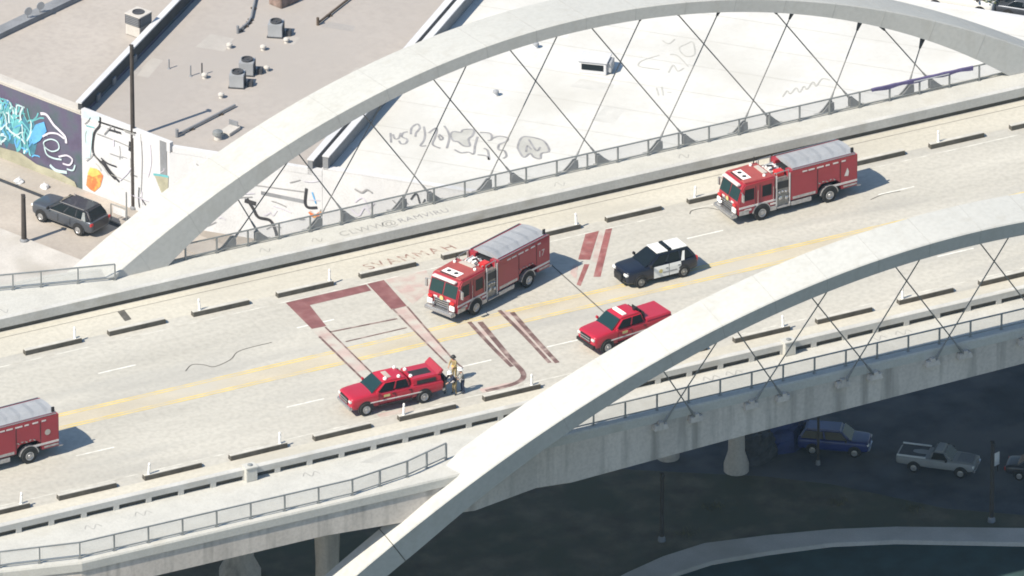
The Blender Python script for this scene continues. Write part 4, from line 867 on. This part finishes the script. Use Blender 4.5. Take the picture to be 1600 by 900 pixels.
    MB().tube((.9, .1, 2.6), (1.2, .1, 3.05), .08, 8).build('deck_gun', 'chrome', t); MB().tube((1.2, .1, 3.05), (1.55, .1, 3.1), .06, 8).build('gun_barrel', 'trim_black', t)
    # body
    for s in (1, -1):
        MB().xprism([(.5, .85), (-1.55, .85), (-1.62, 1.2), (-1.9, 1.45), (-3.0, 1.45), (-3.28, 1.2), (-3.35, .7), (-4.55, .7), (-4.55, 2.92), (.5, 2.92)], s*.62, s*1.25).build('side_body', 'engine_red', t, bevel=.02)
        for x0, x1 in ((-1.5, .42), (-3.2, -1.62), (-4.5, -3.32)):
            zz = (1.0, 2.55) if x0 != -3.2 else (1.62, 2.55)
            MB().box(((x0+x1)/2, s*1.252, (zz[0]+zz[1])/2), (x1-x0, .012, zz[1]-zz[0])).build('locker_door', 'engine_red', t, bevel=.004, seg=1)
        for x in (-1.56, -3.26, .46): MB().box((x, s*1.256, 1.9), (.03, .014, 1.6)).build('door_seam', 'trim_black', t)
        for k, (x, l_) in enumerate(((-.6, .35), (-1.1, .45), (-1.75, .5), (-2.3, .3), (-2.9, .4), (-3.5, .3))): MB().box((x, s*1.262, 2.70), (l_, .01, .10)).build('lettering_strip', 'stripe', t)
        MB().tube((.3, s*1.2, 2.97), (-4.4, s*1.2, 2.97), .035, 6).build('hand_rail', 'chrome', t)
        MB().box((-.55, s*1.262, 1.0), (1.7, .012, .18)).build('lower_trim', 'tread_plate', t)
        MB().box((-4.57, s*1.0, 1.3), (.05, .3, .8)).build('taillight', 'lamp_red', t, bevel=.02)
    MB().box((-2.0, 0, 1.9), (4.9, 1.2, 1.6)).build('hose_bed', 'trim_black', t)
    cov = MB(); cov.loft([[(x, -1.02, 2.88), (x, 1.02, 2.88), (x, 1.02, 2.99), (x, .5, 3.10+d_), (x, 0, 3.13+d_), (x, -.5, 3.10+d_), (x, -1.02, 2.99)] for x, d_ in [(.2-k*.31, .1-.0065*k+.022*math.sin(k*2.1)) for k in range(16)]]); cov.build('hose_cover', 'tarp_grey', t)
    MB().box((-4.3, .95, 3.12), (.2, .12, .4)).build('scene_light', 'trim_black', t, bevel=.02)
    MB().box((-4.72, 0, .62), (.32, 2.3, .12)).build('tail_step', 'tread_plate', t, bevel=.02)
    for y in (.5, -.5): MB().tube((-4.62, y, .8), (-4.62, y, 2.7), .03, 6).build('ladder_rail', 'chrome', t)
    ys = 1.268
    if mark == 'oval': MB().lathe((-3.75, ys, 1.85), [(.2, 0), (.2, .006)], 'y', 14).build('side_mark', 'tag_pink', t)
    elif mark == 'flame': MB().add([(-3.55, ys, 1.6), (-3.85, ys, 1.55), (-3.9, ys, 1.85), (-3.78, ys, 2.15), (-3.68, ys, 1.9)], [(0, 1, 2, 3, 4)]).build('side_mark', 'stripe', t)
    else:
        mt = Matrix.Translation((-3.4, ys, 1.75)) @ Matrix.Rotation(math.pi, 4, 'Z') @ Matrix.Rotation(math.pi/2, 4, 'X'); text_mesh('17', .62, 'stripe', t, mt, 'side_number')
    return t
engine((22.85, 6.2), math.pi+R(3.2), 'red fire engine at the right, parked beside the far curb', 'flame')
engine((-.05, 3.3), math.pi+R(22), 'red fire engine in the middle, turned across the lane', '17')
engine((-38.2, -3.3), math.pi+R(3.0), 'red fire engine cut off by the left edge', 'oval')

# ---- grey SUV in the alley
hd = math.atan2(.909, -.417)
t, X, h = car('parked_suv', (-5.11+.75, 56.4+.33), hd, 'grey SUV with bright window trim parked in the alley', 'car', 5.1, 2.0, 3.1, .95, .39,
    [(0, .62, .42, .92), (.04, .80, .34, 1.03), (.15, .91, .30, 1.08), (.4, .97, .28, 1.11), (1.1, 1, .28, 1.14), (1.6, 1, .28, 1.17), (4.5, 1, .28, 1.16), (4.9, .97, .32, 1.14), (5.05, .90, .36, 1.08), (5.1, .78, .46, .98)],
    (1.25, 2.35, 4.5, 5.02, 1.10, 1.75, .96, .73), 'car_grey', roofm='car_dark', side_win=((.08, .36), (.39, .64), (.67, .93)), zg=GZ+.012)
t.scale = (1.05, 1.05, 1.05)
for s in (1, -1):
    MB().box((X(2.9), s*.985, 1.14), (2.9, .03, .06)).build('window_trim', 'chrome', t); MB().box((X(3.3), s*.69, 1.74), (2.0, .04, .04)).build('roof_rail', 'chrome', t)
    MB().box((X(.1), s*.70, .88), (.22, .34, .14)).build('headlight', 'lamp_white', t, bevel=.03); MB().box((X(5.02), s*.82, .95), (.12, .3, .2)).build('taillight', 'lamp_red', t, bevel=.03)
    for d in (2.35, 3.35): MB().box((X(d), s*(h+.018), .78), (.02, .012, .5)).build('door_seam', 'trim_black', t)
    m = MB(); m.add([(X(4.25), s*.985, 1.12), (X(4.62), s*.98, 1.12), (X(4.42), s*.80, 1.64), (X(4.26), s*.80, 1.62)], [(0, 1, 2, 3)]); m.build('pillar_trim', 'chrome', t)
MB().box((X(5.06), 0, .82), (.1, 1.45, .55)).build('tailgate', 'car_dark', t, bevel=.03)
MB().box((X(.0), 0, .6), (.1, 1.3, .3)).build('grille', 'trim_black', t, bevel=.03)

# ---- old white pickup under the viaduct
hd = math.atan2(-.67, .74)
t, X, h = car('white_pickup', (30.6, -.35), hd, 'old white pickup with dark bed in the viaduct shade', 'pickup truck', 5.2, 1.85, 3.1, .85, .36,
    [(0, .86, .45, .9), (.06, .94, .4, 1.0), (1.4, 1, .38, 1.06), (3.2, 1, .38, 1.08), (3.25, 1, .4, 1.08), (5.1, 1, .45, 1.08), (5.2, .96, .5, 1.0)],
    (1.45, 2.0, 2.75, 3.0, 1.05, 1.62, .86, .74), 'truck_white', side_win=((.15, .9),), zg=GZ+.008)
MB().box((X(4.15), 0, 1.092), (1.75, 1.5, .03)).build('bed_floor', 'ac_dark', t); MB().box((X(.7), 0, 1.06), (1.0, 1.2, .05)).build('hood_panel', 'grey_wall', t, bevel=.02)
for s in (1, -1):
    MB().box((X(4.15), s*.86, 1.12), (1.9, .1, .08)).build('bed_rail', 'car_white', t); MB().box((X(.06), s*.7, .8), (.1, .25, .18)).build('headlight', 'lamp_white', t, bevel=.02)
MB().box((X(-.02), 0, .55), (.16, 1.75, .2)).build('front_bumper', 'chrome', t, bevel=.03)
t = thing('white_sign', (33.6, -2.6, GZ+.008), hd+R(60), 'small white board standing in front of the white pickup', 'sign')
MB().box((0, 0, 1.0), (.75, .05, .9)).build('board', 'lamp_white', t); MB().tube((-.3, .05, 0), (-.3, .05, 1.4), .03).build('post', 'dark_steel', t); MB().tube((.3, .05, 0), (.3, .05, 1.4), .03).build('post', 'dark_steel', t)
# ---- blue car and tarp heap
t, X, h = car('blue_suv', (25.9, 5.0), hd+R(6), 'deep blue vehicle parked under the viaduct beside the thin pole', 'car', 4.7, 1.9, 2.75, .9, .36,
    [(0, .72, .45, .85), (.06, .88, .36, 1.0), (.3, .96, .32, 1.05), (1.2, 1, .3, 1.1), (3.9, 1, .3, 1.12), (4.6, .95, .36, 1.1), (4.7, .86, .45, 1.0)], (1.1, 1.8, 4.2, 4.6, 1.08, 1.72, .9, .72), 'car_blue', zg=GZ+.008)
for s in (1, -1): MB().box((X(.06), s*.66, .86), (.14, .3, .12)).build('headlight', 'lamp_white', t, bevel=.02)
MB().box((X(.0), 0, .42), (.1, 1.5, .12)).build('front_bumper', 'chrome', t, bevel=.02)
rr_ = random.Random(5)
def heap(name, loc, rz, sx, sy, sz, m, label, cat):
    t = thing(name, loc, rz, label, cat); n = 14; rings = []
    for i in range(7):
        v = i/6; s_ = math.cos(v*1.45)**.6
        rings.append([(sx*s_*math.cos(6.283*k/n)*(1+rr_.uniform(-.14, .14)), sy*s_*math.sin(6.283*k/n)*(1+rr_.uniform(-.14, .14)), sz*math.sin(v*1.5)*(1+rr_.uniform(-.12, .12))) for k in range(n)])
    MB().loft(rings).build('cover', m, t, smooth=False)
    for k in range(4): MB().tube((sx*.98*math.cos(k*1.6+.4), sy*.98*math.sin(k*1.6+.4), .02), (sx*.75*math.cos(k*1.6+.4), sy*.75*math.sin(k*1.6+.4), sz*.6), .03).build('pole', 'dark_steel', t)
heap('tarp_shelter', (23.4, 7.6, GZ+.008), .3, 2.3, 1.6, 1.9, 'tarp_blue', 'dark blue tarp shelter heaped beside the blue car', 'tarp')
heap('tarp_shelter', (21.2, 7.0, GZ+.008), .9, 1.9, 1.5, 1.7, 'ac_dark', 'black tarp shelter heaped close to the viaduct pier', 'tarp')
t, X, h = car('dark_car', (36.1, -4.3), hd+R(3), 'dark car cut off by the right edge under the viaduct', 'car', 4.6, 1.8, 2.7, .9, .33,
    [(0, .8, .4, .65), (.1, .92, .3, .8), (1.3, 1, .28, .92), (3.6, 1, .28, .95), (4.5, .95, .32, .92), (4.6, .86, .4, .8)], (1.3, 1.95, 3.2, 3.9, .92, 1.38, .82, .64), 'car_dark', zg=GZ+.008)
for s in (1, -1): MB().box((X(4.58), s*.7, .7), (.06, .2, .2)).build('taillight', 'lamp_red', t)
for i, (x, y, w_) in enumerate(((15.2, 1.5, 'between the pier and the thin pole'), (22.6, -1.6, 'in front of the white pickup'), (12.0, -1.0, 'near the dark lot post'), (26.5, -4.6, 'beside the curved path'))):
    t = thing('dry_weed', (x, y, GZ+.004), 0, 'low dry weed clump '+w_+' in the shaded lot', 'weed', 'weeds in the dirt lot'); g = random.Random(i); lf = MB()
    for k in range(90):
        p = Vector((g.gauss(0, .35), g.gauss(0, .3), 0)); q_ = p+Vector((g.gauss(0, .12), g.gauss(0, .12), g.uniform(.1, .4))); lf.add([p, p+Vector((.03, .02, 0)), q_], [(0, 1, 2)])
    lf.build('blades', 'leaf_dry', t)

# ---- street at the top right
tag(MB().poly([(40, 73.5), (78, 33), (110, 60), (72, 100)], flat(GZ+.01)).build('road', 'asphalt'), 'shaded street behind the white roof at the top right', 'road', kind='structure')
t = thing('brick_wall', (63.8, 56.2, GZ), math.atan2(B.y, B.x), 'low reddish brick wall behind the white roof', 'wall')
MB().box((0, 0, .5), (16, .3, 1.0)).build('wall', 'brick_red', t); MB().box((0, 0, 1.04), (16.1, .42, .08)).build('coping', 'pale_concrete', t)
t, X, h = car('parked_van', (64.4, 59.0), math.atan2(B.y, B.x), 'pale blue-white van behind the white roof at the top right', 'van', 5.2, 2.0, 3.2, .9, .36,
    [(0, .8, .4, .9), (.1, .93, .32, 1.05), (1.0, 1, .3, 1.15), (5.1, 1, .32, 1.2), (5.2, .97, .4, 1.15)], (.7, 1.3, 5.0, 5.12, 1.14, 2.05, .94, .84), 'car_white', zg=GZ+.01)
t, X, h = car('parked_sedan', (68.0, 55.6), math.atan2(B.y, B.x), 'grey car behind the white roof at the top right corner', 'car', 4.6, 1.8, 2.7, .9, .33,
    [(0, .8, .4, .65), (.1, .92, .3, .8), (1.3, 1, .28, .92), (3.6, 1, .28, .95), (4.5, .95, .32, .92), (4.6, .86, .4, .8)], (1.3, 1.95, 3.2, 3.9, .92, 1.38, .82, .64), 'car_grey', zg=GZ+.01)
def bush(x, y, h_, w_, label, m):
    t = thing('street_tree', (x, y, GZ+.01), 0, label, 'tree'); g = random.Random(int(x*10))
    MB().tube((0, 0, 0), (.05, .05, h_*.6), .12, 8, .06).build('trunk', 'bark', t)
    lf = MB()
    for c in range(16):
        cx, cy, cz = g.gauss(0, w_*.35), g.gauss(0, w_*.35), h_*(.45+.5*g.random()); r_ = w_*.28
        for k in range(75):
            v = Vector((g.gauss(0, 1), g.gauss(0, 1), g.gauss(0, .8))).normalized()*r_*(g.random()**.4); p = Vector((cx, cy, cz))+v
            a = Vector((g.gauss(0, 1), g.gauss(0, 1), g.gauss(0, .6))).normalized()*g.uniform(.08, .16); b = a.orthogonal().normalized()*g.uniform(.04, .08)
            lf.quad(p-a, p+b, p+a, p-b)
    lf.build('crown', m, t)
bush(66.6, 57.6, 3.0, 2.2, 'green street tree between the van and the grey car', 'leaf')
bush(68.4, 58.2, 3.4, 2.4, 'dry yellowish street tree behind the grey car', 'leaf_dry')
bush(61.2, 62.4, 2.6, 2.2, 'dark street tree left of the pale van', 'leaf')

# ================================================================ PEOPLE behind the red pickup
def person(loc, rz, label, J, top, legs, helmet, scale=1.0):
    """J: joint positions; one continuous skinned body, local +x is where the person faces"""
    t = thing('person', (loc[0], loc[1], .008), rz, label, 'person', 'people at the red pickup')
    names = ['pelvis', 'waist', 'chest', 'neck', 'head', 'crown', 'shl', 'ell', 'wrl', 'shr', 'elr', 'wrr', 'hil', 'knl', 'anl', 'tol', 'hir', 'knr', 'anr', 'tor']
    rad = dict(pelvis=.155, waist=.145, chest=.175, neck=.06, head=.095, crown=.085, shl=.085, ell=.062, wrl=.045, shr=.085, elr=.062, wrr=.045, hil=.105, knl=.072, anl=.055, tol=.045, hir=.105, knr=.072, anr=.055, tor=.045)
    E_ = [('pelvis', 'waist'), ('waist', 'chest'), ('chest', 'neck'), ('neck', 'head'), ('head', 'crown'), ('chest', 'shl'), ('shl', 'ell'), ('ell', 'wrl'), ('chest', 'shr'), ('shr', 'elr'), ('elr', 'wrr'), ('pelvis', 'hil'), ('hil', 'knl'), ('knl', 'anl'), ('anl', 'tol'), ('pelvis', 'hir'), ('hir', 'knr'), ('knr', 'anr'), ('anr', 'tor')]
    V = [Vector(J[n_]) for n_ in names]; edges = [(names.index(a), names.index(b)) for a, b in E_]; R_ = [rad[n_] for n_ in names]
    for w_, e_ in (('wrl', 'ell'), ('wrr', 'elr')):      # hand: palm and five unequal bent fingers
        p = Vector(J[w_]); d = (p-Vector(J[e_])).normalized(); sd_ = d.cross(Vector((0, 0, 1)));
        sd_ = sd_.normalized() if sd_.length > .1 else Vector((0, 1, 0)); dn = d.cross(sd_).normalized()
        V.append(p+d*.085); R_.append(.036); pi_ = len(V)-1; edges.append((names.index(w_), pi_))
        for k, (o, ln) in enumerate(((-.035, .07), (-.012, .085), (.012, .08), (.034, .06))):
            V.append(V[pi_]+d*ln*.6+sd_*o); R_.append(.0095); edges.append((pi_, len(V)-1)); V.append(V[-1]+d*ln*.4+dn*.03); R_.append(.008); edges.append((len(V)-2, len(V)-1))
        V.append(p+d*.05+sd_*.055); R_.append(.011); edges.append((pi_, len(V)-1)); V.append(V[-1]+d*.04+dn*.015); R_.append(.009); edges.append((len(V)-2, len(V)-1))
    me = bpy.data.meshes.new('body'); me.from_pydata([v*scale for v in V], edges, [])
    o = bpy.data.objects.new('body_src', me); col.objects.link(o)
    sk = o.modifiers.new('skin', 'SKIN')
    if not me.skin_vertices: 
        bm = bmesh.new(); bm.from_mesh(me); bm.verts.layers.skin.verify(); bm.to_mesh(me); bm.free()
    for i, s_ in enumerate(me.skin_vertices[0].data): s_.radius = (R_[i]*scale, R_[i]*scale*(.8 if i in (1, 2) else 1)); s_.use_root = (i == 0)
    sb = o.modifiers.new('sub', 'SUBSURF'); sb.levels = 1; sb.render_levels = 1
    bm_ = bpy.data.meshes.new_from_object(o.evaluated_get(bpy.context.evaluated_depsgraph_get())); bpy.data.objects.remove(o)
    for m_ in (top, legs, 'skin', 'trim_black'): bm_.materials.append(MATS[m_])
    hz = Vector(J['neck'])*scale; pel = Vector(J['pelvis'])*scale; ch = Vector(J['chest'])*scale; axis = (ch-pel).normalized()
    hands = [Vector(J[w_])*scale+(Vector(J[w_])-Vector(J[e_])).normalized()*.08 for w_, e_ in (('wrl', 'ell'), ('wrr', 'elr'))]; feet = [Vector(J[k])*scale for k in ('tol', 'tor')]
    hd_ = Vector(J['head'])*scale
    for p in bm_.polygons:
        c = p.center; p.use_smooth = True
        if (c-hd_).length < .21*scale: p.material_index = 2
        elif min((c-h_).length for h_ in hands) < .13: p.material_index = 2
        elif min((c-f_).length for f_ in feet) < .16 or c.z < .1: p.material_index = 3
        elif (c-pel).dot(axis) < -.02 and c.z < .98*scale: p.material_index = 1
        else: p.material_index = 0
    body = bpy.data.objects.new('body', bm_); col.objects.link(body); body.parent = t
    cr = Vector(J['crown'])*scale; fwd = Vector((1, 0, 0)); hc = hd_*.5+cr*.5
    hm = MB(); hm.lathe((cr.x-.01, cr.y, cr.z-.02), [(.19, -.03), (.185, .0), (.135, .02), (.13, .07), (.09, .125), (.03, .15)], n=16); hm.build('helmet', helmet, t, smooth=True)
    # face: eyes, nose, mouth, ears on the head
    for s_ in (1, -1):
        MB().lathe((hd_.x+.088, hd_.y+s_*.034, hd_.z+.02), [(.002, -.012), (.012, 0), (.002, .012)], 'x', 8).build('eye', 'trim_black', t)
        MB().box((hd_.x, hd_.y+s_*.098, hd_.z), (.045, .02, .06)).build('ear', 'skin', t, bevel=.008)
    MB().box((hd_.x+.10, hd_.y, hd_.z-.015), (.04, .028, .05), top=(.4, .6)).build('nose', 'skin', t, bevel=.006)
    MB().box((hd_.x+.09, hd_.y, hd_.z-.06), (.014, .05, .012)).build('mouth', 'lamp_red', t)
    for z_ in (ch.z-.05,):
        MB().lathe((ch.x, ch.y, z_-.28), [(.178, -.03), (.18, .03)], n=16).build('reflective_band', 'mural_yellow' if top == 'turnout' else 'stripe', t)
    return t
def stand(lean=0, armf=.35, spread=.12):
    z = lambda h: h; l = lean
    return dict(pelvis=(0, 0, .98), waist=(.25*l, 0, 1.12), chest=(.7*l, 0, 1.36-.12*l), neck=(1.0*l+.02, 0, 1.53-.25*l), head=(1.15*l+.04, 0, 1.64-.28*l), crown=(1.2*l+.04, 0, 1.73-.28*l),
        shl=(.8*l, .19, 1.44-.18*l), ell=(.8*l+armf*.45, .25, 1.2-.12*l), wrl=(.8*l+armf, .2, 1.1-.06*l), shr=(.8*l, -.19, 1.44-.18*l), elr=(.8*l+armf*.4, -.26, 1.19-.12*l), wrr=(.8*l+armf*.9, -.2, 1.05-.06*l),
        hil=(0, .1, .92), knl=(.04, spread, .5), anl=(-.03, spread+.02, .09), tol=(.14, spread+.04, .045), hir=(0, -.1, .92), knr=(.05, -spread, .5), anr=(.0, -spread-.02, .09), tor=(.17, -spread-.04, .045))
person((-7.5, -8.05), math.pi-R(8), 'person in grey jacket and white helmet, furthest from the pickup', stand(.12, .3, .13), 'grey_cloth', 'navy_cloth', 'helmet_white')
person((-8.05, -8.0), math.pi+R(10), 'person in navy and white helmet leaning towards the pickup tail', stand(.32, .42, .12), 'navy_cloth', 'turnout', 'helmet_white')
person((-8.45, -7.55), math.pi-R(25), 'person in dark clothes close against the pickup tailgate', stand(.42, .4, .14), 'navy_cloth', 'grey_cloth', 'helmet_black')
person((-7.2, -6.3), math.pi+R(20), 'person in tan turnout coat standing behind the others', stand(.08, .28, .12), 'turnout', 'turnout', 'helmet_black')

# ================================================================ AIR between the helicopter and the bridge
hz = MB().box((0, 0, 203), (2240, 2240, 444)).build('haze', 'lamp_white')
hm_ = bpy.data.materials.new('haze_air'); hm_.use_nodes = True; hn = hm_.node_tree; hn.nodes.clear()
pv = hn.nodes.new('ShaderNodeVolumePrincipled'); pv.inputs['Color'].default_value = (.55, .80, 1, 1); pv.inputs['Density'].default_value = .000032; pv.inputs['Anisotropy'].default_value = .2
ho = hn.nodes.new('ShaderNodeOutputMaterial'); hn.links.new(pv.outputs[0], ho.inputs['Volume'])
hz.data.materials[0] = hm_
tag(hz, 'thin pale blue air over the whole scene', 'haze', kind='stuff')
